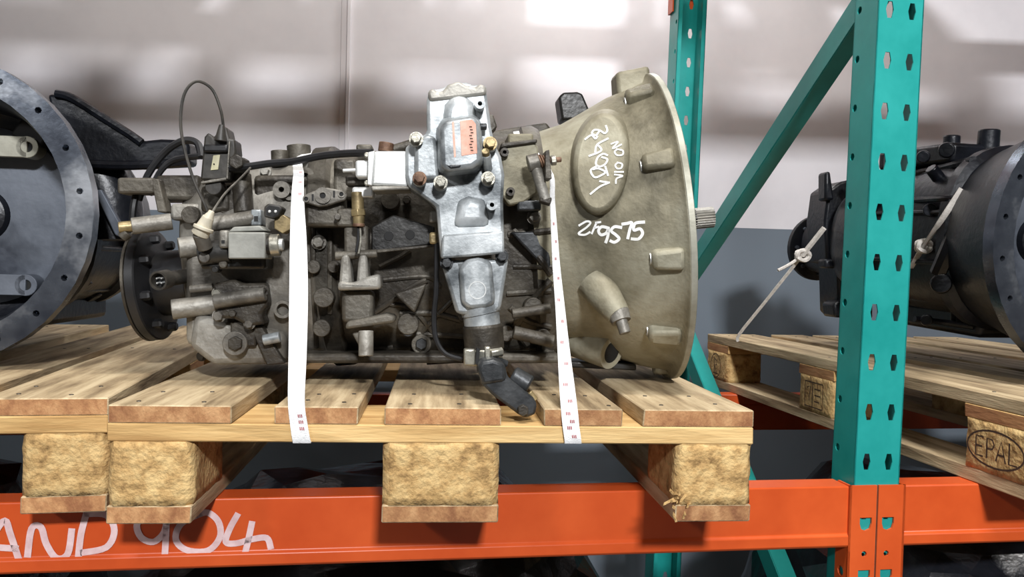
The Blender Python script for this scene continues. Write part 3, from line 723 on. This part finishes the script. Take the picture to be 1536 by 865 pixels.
# white solenoid block with connector
o = plate('air_valve_block', [(556, 278), (613, 281), (611, 226), (560, 226)], .07, .06, 'alub', bevel=.004)
plate('valve_end_plate', [(551, 277), (558, 278), (562, 226), (552, 228)], .066, .062, 'alub', o, bevel=.001); blk('valve_plug', 533, 240, 553, 266, .08, .03, 'alub', o); rod('valve_pin', (514, 256), .09, (534, 255), .09, 2.8, 'alub', o); plate('valve_edge', [(558, 286), (616, 284), (613, 279), (556, 279)], .068, .06, 'caseg', o)
fcyl('valve_screw', 550, 232, .072, 4, .01, 'zinc', o); fcyl('valve_screw', 550, 274, .072, 4, .01, 'zinc', o)
blk('bracket_foot', 518, 262, 552, 278, .11, .03, 'case'); rod('top_stud', (580, 214), .16, (578, 228), .16, 11, 'rust'); blk('top_bar', 534, 216, 558, 226, .22, .04, 'case'); blk('top_casting', 500, 238, 534, 300, .16, .05, 'case', bevel=.005)
rod('top_pipe', (590, 225), .2, (640, 210), .2, 8, 'case')
# clevis and lower linkage block
for x0, x1 in ((510, 526), (536, 552)):
    plate('clevis_arm', [(x0-2, 428), (x1+2, 426), (x1-2, 380), (x0+2, 382)], .118, .035, 'caseg', bevel=.004)
rod('clevis_pin', (503, 384), .125, (566, 380), .125, 6.5, 'case'); plate('clevis_foot', [(505, 436), (572, 434), (570, 410), (545, 416), (530, 424), (508, 420)], .115, .035, 'caseg', bevel=.005)
blk('clevis_post', 516, 338, 552, 384, .125, .04, 'case', bevel=.004); blk('link_block', 512, 436, 560, 484, .135, .04, 'case', bevel=.006)
plate('link_base', [(517, 494), (592, 484), (594, 474), (580, 470), (520, 482)], .118, .04, 'case', bevel=.004); rod('drain_tube', (549, 496), .12, (549, 534), .115, 11, 'caseg'); fcyl('drain_tube_end', 549, 533, .116, 4, .002, 'dark', n=12)
plate('drain_web', [(528, 500), (540, 498), (540, 522)], .125, .01, 'case')
# black plate with two holes
o = plate('black_side_plate', [(557, 378), (652, 366), (652, 340), (590, 322), (557, 340)], .130, .012, 'blackm', bevel=.002)
for px in (583, 615): fcyl('plate_hole', px, 354 if px < 600 else 352, .1293, 7, .001, 'dark', o, n=18)
plate('plate_lip', [(557, 380), (654, 370), (654, 366), (557, 375)], .126, .012, 'case', o, bevel=.001)
blk('pipe_clip', 644, 316, 660, 334, .10, .02, 'caseg'); blk('pipe_union', 644, 348, 656, 366, .095, .014, 'brass')
wire('lower_pipe', [(655, 364, .10), (655, 400, .10), (654, 440, .10), (651, 475, .10), (654, 508, .098), (668, 530, .095), (694, 539, .09)], 4, 'rubber')
# bolts and bosses scattered over the case
for px, py, r, mt in ((477, 363, 11, 'caseg'), (802, 325, 11, 'caseg'), (444, 330, 6, 'case'), (610, 300, 7, 'case')): bolt(px, py, hy(px, py, .016), r*.8, mt)
for px, py, r, l_ in ((485, 446, 15, .04), (482, 492, 13, .045), (612, 486, 16, .045), (632, 516, 15, .04), (700, 470, 14, .03), (585, 300, 14, .05), (500, 400, 9, .03), (760, 500, 12, .03), (800, 460, 14, .04), (815, 505, 12, .03), (470, 400, 10, .02)):
    fcyl('casting_boss', px, py, hy(px, py, l_*.6), r, l_, 'case')
fcyl('plug', 612, 496, hy(612, 496, .03), 9, .012, 'lever'); fcyl('plug', 632, 516, hy(632, 516, .034), 9, .012, 'lever', n=6)
for pts, wd in (([(570, 400), (600, 385), (615, 375)], 4), ([(575, 420), (640, 415), (660, 430)], 4), ([(560, 470), (620, 430), (640, 420)], 5), ([(600, 470), (650, 470), (690, 480)], 5), ([(580, 455), (620, 465), (650, 500)], 4), ([(600, 500), (700, 505), (760, 520)], 5),
                ([(770, 345), (800, 375), (826, 410)], 6), ([(762, 352), (826, 346)], 5), ([(770, 400), (828, 400)], 4), ([(765, 500), (800, 450), (826, 420)], 6), ([(765, 460), (790, 480), (826, 490)], 5), ([(760, 440), (826, 436)], 5), ([(470, 340), (470, 420), (475, 520)], 4), ([(495, 345), (495, 470)], 4),
                ([(590, 520), (500, 530), (470, 528)], 5), ([(640, 540), (800, 530), (826, 525)], 7), ([(700, 430), (640, 490), (620, 530)], 4), ([(450, 330), (450, 500), (455, 540)], 6), ([(780, 470), (775, 490), (790, 515)], 6)):
    rib(pts, wd)
plate('case_gusset', [(766, 348), (826, 346), (826, 405), (815, 400)], .145, .03, 'lever', bevel=.003)
plate('case_gusset', [(590, 440), (640, 425), (622, 470)], .15, .02, 'case', bevel=.003)
rod('oil_pipe', (768, 470), .14, (826, 462), .14, 8, 'case'); rod('oil_pipe', (770, 498), .14, (830, 512), .14, 10, 'case')
blk('sump_rail', 440, 530, 840, 545, .175, .05, 'case', bevel=.005)

# --- linkage to the right of the turret
o = plate('link_plate', [(752, 292), (752, 232), (760, 216), (800, 210), (808, 222), (806, 290), (786, 304), (764, 308)], .115, .03, 'bell', bevel=.003)
plate('link_plate_edge', [(750, 222), (806, 214), (806, 208), (752, 214)], .11, .04, 'case', o)
for px, py in ((757, 228), (766, 287)): fcyl('plate_ring', px, py, .105, 6.5, .012, 'case', o, hole=3)
blk('cross_shaft_block', 762, 200, 800, 216, .17, .06, 'bell')
rod('link_eye', (792, 246), .085, (808, 242), .085, 13, 'caseg'); rod('link_rod', (803, 250), .085, (818, 300), .085, 9, 'caseg', r2=8); rod('link_nut', (810, 298), .084, (826, 303), .084, 7, 'case', n=6)
for i, x in enumerate((808, 812, 816)): rod('link_washer', (x, 242), .085, (x+2.5, 241), .085, 12-i, 'rust')
plate('link_arm', [(818, 268), (828, 268), (824, 224), (818, 226)], .07, .035, 'case', bevel=.001); rod('link_bolt', (820, 241), .083, (842, 239), .083, 4, 'rust'); rod('link_bolt_nut', (826, 241), .083, (834, 240), .083, 8, 'zinc', n=6)
blk('dark_link_foot', 776, 300, 812, 316, .115, .03, 'lever')

# --- selector turret with its shaft and lever
tu = [(640, 300), (612, 280), (608, 262), (608, 220), (638, 200), (641, 196), (640, 150), (644, 134), (655, 133), (668, 131), (720, 126), (730, 138), (737, 190), (742, 215), (752, 235), (757, 262), (755, 300), (757, 378), (661, 388), (654, 310)]
o = plate('turret_housing', tu[::-1], .062, .05, 'alu', bevel=.006, smooth=.6); T = o
plate('turret_head', [(640, 200), (736, 190), (730, 140), (722, 127), (712, 128), (704, 124), (685, 121), (668, 128), (660, 134), (645, 134), (640, 152)], .075, .07, 'alu', T, bevel=.006)
plate('turret_top_flange', [(644, 152), (730, 142), (730, 130), (720, 124), (713, 131), (700, 128), (688, 121), (672, 126), (664, 136), (655, 137), (648, 131), (641, 138)], .058, .05, 'caseg', T, bevel=.004)
fr = [at(a, c, .052) for a, c in ((668, 190), (672, 160), (682, 147), (694, 147), (706, 158), (712, 186))]
bk = [at(a, c, .066) for a, c in ((660, 195), (664, 156), (678, 142), (698, 141), (712, 153), (720, 188))]
MB().taper(fr, bk).build('turret_dome', 'alu', T, bevel=.006)
fr = [at(a, c, .020) for a, c in ((662, 250), (660, 195), (667, 182), (709, 175), (718, 185), (722, 242), (709, 251), (674, 256))]
bk = [at(a, c, .064) for a, c in ((655, 262), (654, 192), (664, 176), (712, 170), (722, 180), (728, 250), (712, 262), (668, 266))]
MB().taper(fr, bk).build('actuator_box', 'alu', T, bevel=.008, smooth=.9)
lab = plate('faded_label', [(692, 234), (716, 230), (714, 186), (708, 179), (690, 181)], .0195, .0015, 'label', T, bevel=.0005)
for k in range(9): MB().box(at(706+(k % 3), 190+4.4*k, .0192), (.0035, .0006, .0011)).build('label_print', 'ink', lab)
plate('label_stripe', [(681, 236), (684, 235), (681, 182), (678, 183)], .0195, .001, 'label', T, bevel=0)
plate('box_notch', [(669, 248), (676, 253), (691, 251), (692, 246), (677, 246)], .0195, .012, 'lever', T, bevel=.002)
plate('turret_shoulder', [(622, 270), (660, 268), (654, 205), (640, 200), (622, 212)], .050, .02, 'alu', T, bevel=.005)
for px, py, mt in ((624, 206, 'zinc'), (629, 266, 'rust'), (661, 272, 'zinc'), (736, 213, 'brass'), (733, 266, 'zinc')):
    fcyl('bolt_boss', px, py+3, .046, 10.5, .03, 'alu', T); bolt(px, py, .030, 8.5, mt, T, t=.016)
for px, py in ((720, 155), (738, 307)): fcyl('threaded_boss', px, py, .038, 8, .03, 'alu', T, hole=3.4)
rod('tapped_stub', (728, 226), .035, (731, 245), .055, 6, 'brass', T); rod('tapped_stub_body', (729, 232), .042, (732, 255), .055, 7, 'alu', T)
rod('side_plug', (720, 190), .05, (730, 190), .05, 5, 'lever', T); plate('side_ear', [(736, 200), (746, 190), (740, 172), (730, 170)], .09, .03, 'case', T)
# neck: raised centre on the plate
fr = [at(a, c, .053) for a, c in ((688, 332), (694, 308), (706, 302), (722, 306), (728, 332))]; bk = [at(a, c, .064) for a, c in ((676, 345), (684, 298), (702, 290), (730, 296), (738, 342))]
MB().taper(fr, bk).build('neck_boss', 'alu', T, bevel=.006)
plate('neck_step', [(664, 352), (756, 346), (757, 380), (661, 388)], .050, .03, 'alu', T, bevel=.003)
# lower cone with flange ears
plate('cone_flange', [(661, 391), (684, 470), (694, 472), (744, 470), (752, 462), (763, 388)], .066, .035, 'alu', T, bevel=.005)
Yc = .085
b = MB().tube([at(708, 392, Yc), at(716, 440, Yc), at(722, 470, Yc)], .03, 24, 4, rs=(.0275, .0265)); b.build('cone_barrel', 'alu', T, smooth=.9)
plate('cone_face', [(688, 402), (700, 388), (718, 385), (738, 392), (744, 455), (730, 462), (704, 464), (692, 455)], .055, .03, 'alu', T, bevel=.006)
for px, py in ((670, 394), (754, 384)): bolt(px, py, .050, 8, 'lever', T, t=.018); 
b = MB().cyl(at(721, 462, Yc), at(724, 492, Yc), .0245, n=28); b.build('shaft_neck', 'alu', T)
ringc = at(716, 435, .0547); b = MB(); b.lathe(ringc, (0, 1, 0), [(.0105, 0), (.0118, 0), (.0118, .0006), (.0105, .0006)], 24, closed=True); b.build('cast_ring', 'alub', T)
MB().cyl(at(724, 486, Yc), at(727, 526, Yc), .0275, .0268, 28).build('rubber_collar', 'case', T, bevel=.004)
b = MB().cyl(at(725, 522, Yc-.004), at(726, 546, Yc-.004), .026, .025, 20); b.build('clamp_ring', 'zinc', T, bevel=.002)
for x0, x1, y0, y1 in ((696, 713, 524, 548), (727, 736, 520, 545)): blk('clamp_ear', x0, y0, x1, y1, .050, .02, 'zinc', T, bevel=.002)
rod('clamp_bolt', (736, 530), .052, (754, 527), .056, 7, 'zinc', T, n=6); rod('clamp_nut', (744, 540), .055, (760, 546), .06, 6, 'lever', T)
plate('clamp_split', [(713, 545), (718, 548), (720, 524), (715, 522)], .048, .02, 'dark', T, bevel=0)
LV = plate('lever', [(718, 552), (722, 575), (738, 592), (778, 622), (788, 627), (803, 622), (806, 606), (800, 596), (762, 566), (758, 548), (744, 540), (722, 544)][::-1], .022, .022, 'lever', gb, bevel=.005)
plate('lever_upper', [(716, 556), (724, 578), (760, 572), (758, 545), (740, 538), (720, 542)][::-1], .018, .05, 'lever', LV, bevel=.005)
fcyl('lever_pin', 785, 616, .013, 9, .03, 'case', LV, n=6); rod('ball_stud', (768, 562), .045, (795, 578), .040, 15, 'lever', LV, bevel=.003); rod('stud_brass', (794, 588), .03, (803, 600), .03, 5, 'brass', LV)

# ------------------------------------------------------------------ straps over the grey gearbox
def strap(name, rows, label, material='strap', thick=.0012, marks=None):
    """rows: (pxL, pyL, YL, pxR, pyR, YR) in the photo, or 3D pairs"""
    Ls = [at(*r[:3]) if not isinstance(r[0], Vector) else r[0] for r in rows]; Rs = [at(*r[3:]) if not isinstance(r[0], Vector) else r[1] for r in rows]
    Lp = smooth2(Ls, 4); Rp = smooth2(Rs, 4); n = len(Lp)
    b = MB(); b.add(Lp+Rp, [(i, i+1, n+i+1, n+i) for i in range(n-1)])
    o = b.build(name, material, None, smooth=1.2); sm = o.modifiers.new('solid', 'SOLIDIFY'); sm.thickness = thick; sm.offset = 0
    if marks:
        mb = MB()
        for (t, side) in marks:
            i = min(int(t*(n-1)), n-2); f_ = t*(n-1)-i
            l, r = Lp[i].lerp(Lp[i+1], f_), Rp[i].lerp(Rp[i+1], f_); d = (Lp[i+1]-Lp[i]).normalized()
            nn = (r-l).cross(d).normalized(); nn = nn if nn.y < 0 else -nn
            for q in (.0, .10, .2):
                c_ = l.lerp(r, side+q)+nn*.0012; wv = (r-l)*.03
                mb.add([c_-wv-d*.002, c_+wv-d*.002, c_+wv+d*.002, c_-wv+d*.002], [(0, 1, 2, 3)])
        pm = mb.build('printed_marks', 'red', o, smooth=0); pm['kind'] = 'stuff'
    tag(o, label, 'strap'); return o
top_l = [(Vector((.186, .55, .30)), Vector((.212, .55, .30))), (Vector((.190, .46, .47)), Vector((.216, .46, .47))), (Vector((.196, .34, .500)), Vector((.216, .34, .500)))]
fl = [(443, 237, .20, 457, 236, .20), (440, 262, .150, 456, 262, .150), (437, 300, .118, 456, 300, .118), (435, 360, .108, 460, 360, .108), (434, 440, .085, 462, 440, .085), (433, 530, .045, 460, 530, .045), (432, 600, .000, 457, 600, .000), (435, 634, -.004, 461, 634, -.004), (439, 661, -.004, 466, 661, -.004)]
rows = top_l+[(at(*r[:3]), at(*r[3:])) for r in fl]
lb = rows[-1]
rows += [(lb[0]+Vector((0, .012, -.002)), lb[1]+Vector((0, .012, -.002))), (lb[0]+Vector((0, .10, -.003)), lb[1]+Vector((0, .10, -.003)))]
strap('gearbox_strap', rows, 'white woven strap over the rear case, beside the oval three-hole cover', marks=[(.30, .6), (.335, .6), (.37, .6), (.74, .55), (.765, .55), (.79, .55)])
fl = [(823, 262, .10, 830, 262, .105), (825, 300, .095, 832, 300, .10), (827, 350, .085, 836, 350, .09), (829, 400, .075, 840, 400, .08), (833, 460, .06, 847, 460, .062), (836, 520, .045, 854, 520, .045), (839, 580, .012, 862, 580, .012), (842, 620, -.002, 867, 620, -.002), (844, 640, -.004, 869, 640, -.004), (847, 662, -.004, 872, 662, -.004)]
rows = [(Vector((.53, .56, .30)), Vector((.555, .56, .30))), (Vector((.535, .45, .52)), Vector((.56, .45, .52))), (at(770, 199, .29), at(786, 197, .29)), (at(776, 212, .20), at(790, 210, .20)), (at(800, 236, .155), at(810, 232, .155))]+[(at(*r[:3]), at(*r[3:])) for r in fl]
lb = rows[-1]
rows += [(lb[0]+Vector((0, .012, -.002)), lb[1]+Vector((0, .012, -.002))), (lb[0]+Vector((0, .10, -.003)), lb[1]+Vector((0, .10, -.003)))]
strap('gearbox_strap', rows, 'white woven strap hanging beside the bell housing marked 9S75', marks=[(.42+.033*k, .3+.2*(k % 2)) for k in range(14)])

# ------------------------------------------------------------------ black gearboxes on the neighbouring pallets (local: bell face at y = 0 looking to -Y, axis +Y)
def black_gearbox(loc, rz, label, length=.70, arm=True, seed=1, tiltx=0):
    root = empty('black_gearbox', loc, rz); root.rotation_euler = (tiltx, 0, rz); root['local'] = 1; tag(root, label, 'gearbox', 'black gearboxes on neighbouring pallets')
    b = MB(); b.lathe((0, 0, 0), Y_, [(.045, .150), (.150, .150), (.172, .135), (.186, .035), (.196, .010), (.206, .010), (.206, .022), (.232, .022), (.214, .036), (.200, .09), (.178, .17), (.165, .185), (.045, .185)], 64, closed=True)
    bl = b.build('bell_shell', 'navy', root, smooth=.6)
    MB().lathe((0, .1485, 0), Y_, [(.045, 0), (.150, 0), (.150, .0012), (.045, .0012)], 48, closed=True).build('dish_wall', 'dish', bl)
    # rim with real bolt holes
    b = MB(); n = 20; r0, r1 = .196, .236
    for k in range(n):
        ps = []
        def pol(r, a, y=0): return Vector((r*math.cos(a), y, r*math.sin(a)))
        a0, a1 = 2*math.pi*k/n, 2*math.pi*(k+1)/n; am = (a0+a1)/2
        c_ = pol((r0+r1)/2+.002, am); er, et = pol(1, am), pol(1, am+math.pi/2)
        ring = [pol(r0, a0), pol(r1, a0), pol(r1, a1), pol(r0, a1)]
        mid = [pol((r0+r1)/2, a0), pol(r1/math.cos(0), am), pol((r0+r1)/2, a1), pol(r0, am)]
        rg = [ring[0], mid[0], ring[1], mid[1], ring[2], mid[2], ring[3], mid[3]]
        rh = .0052
        hl = [c_+er*rh*x+et*rh*y for x, y in ((-.7, -.7), (0, -1), (.7, -.7), (1, 0), (.7, .7), (0, 1), (-.7, .7), (-1, 0))]
        vs = rg+hl+[p+Y_*.018 for p in hl]
        fs = []
        for i in range(8):
            j = (i+1) % 8; fs += [(i, j, 8+j, 8+i), (8+i, 8+j, 16+j, 16+i)]
        fs.append(tuple(16+i for i in range(8)))
        b.add(vs, fs)
        for (ra, rb) in ((r1, r1), (r0, r0)):
            for aa, ab in ((a0, am), (am, a1)):
                b.add([pol(ra, aa), pol(ra, ab), pol(ra, ab, .022), pol(ra, aa, .022)], [(0, 1, 2, 3)])
    b.build('bell_rim', 'navyrim', bl, smooth=.4, clean=True)
    # input shaft, bearing sleeve, fork plates
    b = MB(); b.lathe((0, .15, 0), -Y_, [(.045, 0), (.04, .01), (.026, .015), (.024, .07), (.018, .075), (.018, .16), (.014, .165)], 28); b.build('input_shaft', 'navy', root)
    for (x, z, ln) in ((.088, .112, .085), (.088, -.115, .09)):
        b = MB(); b.box((x-ln/2, .115, z), (ln, .012, .034)); b.lathe((x, .109, z), Y_, [(.0085, .008), (.0085, 0), (.018, 0), (.018, .03), (.0085, .03)], 20, closed=True)
        fo = b.build('release_fork_bracket', 'rim' if z > 0 else 'dish', root, bevel=.001)
        MB().cyl((x, .113, z), (x, .118, z), .009, n=14).build('bracket_hole', 'dark', fo)
    MB().box((.09, .13, .135), (.05, .03, .04), Matrix.Rotation(.6, 3, 'Y')).build('dish_window', 'dark', root, bevel=.004)
    # case behind, in stepped sections
    secs = [(.17, .165, .165), (.18, .175, .178), (.20, .175, .178), (.205, .155, .162), (.34, .152, .160), (.42, .150, .158), (.425, .162, .168), (.445, .162, .168), (.45, .145, .148), (.56, .140, .140), (.60, .125, .125), (.64, .105, .10), (length-.05, .07, .07), (length-.045, .05, .05), (length-.02, .05, .05)]
    vs = []; fs = []; n = 36
    for (y, rx, rz_) in secs:
        for k in range(n):
            th = 2*math.pi*k/n; c_, s_ = math.cos(th), math.sin(th)
            vs.append(Vector((math.copysign(abs(c_)**.75, c_)*rx, y, math.copysign(abs(s_)**.75, s_)*rz_ - (.0 if y < .5 else (y-.5)*.1))))
    for j in range(len(secs)-1):
        for k in range(n): fs.append((j*n+k, j*n+(k+1) % n, (j+1)*n+(k+1) % n, (j+1)*n+k))
    fs += [tuple(range(n)), tuple((len(secs)-1)*n+k for k in range(n))]
    b = MB(); b.add(vs, fs); b.build('gear_case', 'navy', root, smooth=.6)
    zc = -.1*(length-.5)
    of = MB().lathe((0, length-.03, zc), Y_, [(.05, 0), (.085, .004), (.088, .006), (.088, .018), (.085, .02), (.05, .022)], 40).build('output_flange', 'navy', root, smooth=.5)
    for k in range(8):
        a = 2*math.pi*k/8; MB().cyl((.07*math.cos(a), length-.034, zc+.07*math.sin(a)), (.07*math.cos(a), length-.008, zc+.07*math.sin(a)), .005, n=8).build('flange_bolt', 'dish', of)
    rnd = random.Random(seed)
    for k in range(14):    # bosses, plugs and caps over the case
        a = rnd.uniform(0, 2*math.pi); y = rnd.uniform(.23, .56); d = Vector((math.cos(a), 0, math.sin(a))); r = rnd.uniform(.010, .022)
        c_ = Vector((0, y, 0))+d*.12; MB().cyl(c_, c_+d*rnd.uniform(.05, .075), r, r*.9, 14).build('casting_boss', 'navy', root, bevel=.002)
    for x, y, hh, r in ((-.07, .30, .205, .016), (-.02, .26, .215, .02), (-.11, .42, .19, .018), (.03, .48, .185, .022), (.09, .30, .19, .014)):
        MB().cyl((x, y, .13), (x, y, hh), r, r, 16).build('top_cap', 'navy', root, bevel=.003)
    MB().box((-.03, .36, .165), (.16, .22, .04)).build('shift_cover', 'navy', root, bevel=.008)
    for sx_ in (-1, 1):
        for k in range(4):
            th = R_(-50+33*k); MB().box((sx_*.160*math.cos(th), .31, .165*math.sin(th)), (.018, .21, .008), Matrix.Rotation(-sx_*th, 3, 'Y')).build('casting_rib', 'navy', root, bevel=.002)
    for z in (-.165,):
        MB().box((0, .33, z+.0), (.16, .30, .05)).build('sump', 'navy', root, bevel=.01)
    return root
lg = black_gearbox((-.372, .285, .387), R_(1), 'black gearbox, scuffed silver rim of its open bell housing facing out', seed=3)
# mounting arm on the left gearbox (traced, standing at its own depth beside the case)
arm_px = [(70, 140), (98, 142), (118, 150), (190, 196), (212, 211), (240, 208), (270, 209), (284, 214), (284, 246), (206, 250), (128, 247), (110, 236), (80, 190)]
Lroot = lg
ga = MB().prism([at(a, c, .44) for a, c in arm_px[::-1]], (0, .05, 0))
inv = (Matrix.Translation(lg.location) @ lg.rotation_euler.to_matrix().to_4x4()).inverted()
ga.v = [inv @ v for v in ga.v]; arm = ga.build('mounting_arm', 'navy', lg, bevel=.006)
def on_left(name, mb, material, par=None, bevel=0.0, src=lg):
    iv = (Matrix.Translation(src.location) @ src.rotation_euler.to_matrix().to_4x4()).inverted()
    mb.v = [iv @ v for v in mb.v]; return mb.build(name, material, par or src, bevel=bevel)
on_left('arm_edge', MB().tube([at(a, c, .437) for a, c in ((84, 141), (100, 144), (118, 153), (160, 180), (192, 200), (212, 214))], .0075, 8, 4), 'navy', arm)
on_left('arm_edge', MB().tube([at(a, c, .437) for a, c in ((128, 246), (200, 248), (282, 243))], .008, 8, 4), 'navy', arm)
on_left('case_strut', MB().prism([at(a, c, .42) for a, c in ((140, 285), (152, 284), (186, 345), (184, 358), (172, 352))][::-1], (0, .012, 0)), 'dish', None, .002)
on_left('case_hump', MB().tube([at(150, 262, .50), at(168, 300, .50), at(172, 360, .50)], .05, 14, 4), 'navy', None)

rg = black_gearbox((1.522, .262, .390), R_(7.3), 'black gearbox with rope ties on the pallet stamped EPAL', length=.86, seed=8, tiltx=.05)

# extra castings on the right gearbox
for nm, pts, Y, t in (('rear_cover', [(1240, 392), (1237, 330), (1243, 285), (1262, 272), (1310, 262), (1310, 478), (1262, 474), (1258, 468), (1256, 396)], .86, .10), ('cover_lug', [(1238, 300), (1238, 258), (1246, 256), (1252, 300)], .84, .04),
                       ('cover_foot', [(1252, 476), (1250, 456), (1258, 450), (1300, 452), (1300, 478)], .83, .06), ('cover_band', [(1238, 402), (1238, 388), (1300, 390), (1300, 404)], .84, .04)):
    on_left(nm, MB().prism([at(a, c, Y) for a, c in pts], (0, t, 0)), 'navy', None, .006, rg)
bpy.context.view_layer.update()
GC = [o_2 for o_2 in rg.children if o_2.name.startswith('gear_case')][0]
def ghit(px, py):
    d = ray(px, py).normalized(); iv = GC.matrix_world.inverted(); okk, p, n_, _ = GC.ray_cast(iv @ CAM, (iv.to_3x3() @ d).normalized())
    return GC.matrix_world @ p if okk else at(px, py, .5)
for pts, rr in (([(1372, 300), (1420, 297), (1462, 293)], .006), ([(1408, 410), (1425, 370), (1448, 310)], .016), ([(1375, 260), (1420, 250), (1460, 240)], .008), ([(1372, 478), (1420, 484), (1462, 490)], .006), ([(1430, 480), (1432, 420), (1450, 300)], .005)):
    on_left('casting_rib', MB().tube([ghit(a, c) for a, c in pts], rr, 8, 4), 'navy', None, 0, rg)
for px, py, rr in ((1395, 315, .014), (1412, 425, .020), (1455, 428, .013), (1390, 480, .012), (1420, 225, .016), (1385, 235, .013), (1310, 300, .014)):
    p = ghit(px, py); d = (CAM-p).normalized(); on_left('casting_boss', MB().cyl(p-d*.01, p+d*.018, rr, rr*.9, 16), 'navy', None, .002, rg)

# straps tying the right gearbox
def rope(pts, wpx, label):
    P = pts; b = MB(); k = pxm(P[0].y)
    n = len(P); q = smooth2(P, 4); L2 = []; R2 = []
    for i, p in enumerate(q):
        t = (q[min(i+1, len(q)-1)]-q[max(i-1, 0)]).normalized(); sd = t.cross(Vector((0, 1, 0))).normalized()*wpx*k/2; L2.append(p+sd); R2.append(p-sd)
    m_ = len(q); b.add(L2+R2, [(i, i+1, m_+i+1, m_+i) for i in range(m_-1)])
    o = b.build('tie_strap', 'oldstrap', None, smooth=1); sm = o.modifiers.new('solid', 'SOLIDIFY'); sm.thickness = .002; sm.offset = 0
    return tag(o, label, 'strap')
def knot(o, c_, r):
    b = MB()
    for k in range(5):
        a = k*1.3; b.tube([c_+Vector((r*math.cos(a+t*1.25), -.004+r*.4*math.sin(2*t), r*.8*math.sin(a+t*1.25))) for t in range(5)], r*.32, 6, 4)
    return b.build('knot', 'oldstrap', o)
bpy.context.view_layer.update()
dg = bpy.context.evaluated_depsgraph_get()
def rhit(px, py, off=.006):
    """where a photo pixel meets the right gearbox"""
    d = ray(px, py).normalized(); best = None
    for o_2 in rg.children:
        if o_2.type != 'MESH': continue
        iv = o_2.matrix_world.inverted(); okk, p, n_, _ = o_2.ray_cast(iv @ CAM, (iv.to_3x3() @ d).normalized())
        if okk:
            p = o_2.matrix_world @ p; k = (p-CAM).length
            if best is None or k < best: best = k
    return CAM+d*((best or 2.0)-off)
Rp = right_pallet.rotation_euler.to_matrix(); pn = Rp @ Vector((-1, 0, 0)); po_ = right_pallet.location+pn*.003
e0 = atp(1107, 512, po_, pn); e1 = atp(1109, 501, po_, pn); fe = rhit(1236, 342, .01)
def lerp3(t): return e1.lerp(fe, t)
o = rope([e0, e1, lerp3(.3), lerp3(.55), lerp3(.76)], 4.5, 'worn pale strap tied from the pallet corner, knotted below the output flange'); knot(o, lerp3(.76), .016)
kp = lerp3(.76)
MB().tube([kp, kp+Vector((-.03, 0, -.022)), kp+Vector((-.06, 0, -.038))], .004, 6, 4).build('frayed_end', 'oldstrap', o)
MB().tube([kp, kp.lerp(fe, .5), fe], .007, 6, 3).build('upper_run', 'oldstrap', o)
o = rope([rhit(1366, 402, .02), rhit(1376, 385, .02), rhit(1386, 368, .02), rhit(1412, 330, .012), rhit(1443, 283, .006)], 9, 'worn pale strap knotted across the side of the black gearbox'); knot(o, rhit(1384, 369, .02), .014)

# ------------------------------------------------------------------ lower level: film wrapped loads standing on floor pallets
def wrapped(loc, d, seed, label):
    rnd = random.Random(seed); bm = bmesh.new(); bmesh.ops.create_icosphere(bm, subdivisions=4, radius=1)
    from mathutils import noise
    for v in bm.verts:
        n = v.co.copy(); e = 3.2
        q = Vector([math.copysign(abs(c_)**(2/e), c_) for c_ in n]); k = 1+.10*noise.noise(n*2.3+Vector((seed, 0, 0)))+.05*noise.noise(n*7)+.025*abs(noise.noise(n*17))
        v.co = Vector((q.x*d[0]/2*k, q.y*d[1]/2*k, max(q.z*k, -1)*d[2]/2+d[2]/2))
    me = bpy.data.meshes.new('wrapped_load'); bm.to_mesh(me); bm.free(); me.materials.append(M['film'])
    o = bpy.data.objects.new('wrapped_load', me); COL.objects.link(o); o.location = loc; return tag(o, label, 'wrapped load', 'film wrapped loads below the beams')
for i, (x, lab) in enumerate(((-.78, 'black film wrapped load below the beam marked AND 904, beyond the lettering'), (.28, 'black film wrapped load below the centre block of the front pallet'), (1.6, 'crumpled black film wrapped load below the EPAL stamped pallet'))):
    pallet((x-.4, .06, FLOOR_Z+.0005), 0, 'floor pallet carrying the %s' % lab.split(',')[0].replace('black film ', ''), 'wooden pallets on the floor', nails=False)
    wrapped((x, .62, FLOOR_Z+.146), (.96, 1.0, .975), i*3+1, lab)
# ------------------------------------------------------------------ upper level: unseen empty pallets added to cast shadow bands on the wall
for i, (x, lab) in enumerate(((-1.02, 'empty upper pallet added for wall shadows, above the black bell housing'), (-.07, 'empty upper pallet added for wall shadows, above the grey gearbox'), (1.17, 'empty upper pallet added for wall shadows, above the EPAL stamped pallet'))):
    pallet((x, -.01, UP+.0005), R_(1.5), lab, 'added shadow-casting pallets on the upper beams', nails=False)

# ------------------------------------------------------------------ made-up fixture above the view, built around the added wall fill light
bl = empty('added_fixture', (.93, 1.50, 2.0)); tag(bl, 'invented white batten fixture on wall arms around the added fill light', 'added light fixture')
MB().box((.93, 1.50, 2.0), (.62, .09, .035)).build('added_housing', 'white', bl, bevel=.006)
for xx in (.70, 1.16): MB().box((xx, 1.63, 2.0), (.03, .18, .02)).build('added_arm', 'white', bl, bevel=.002)
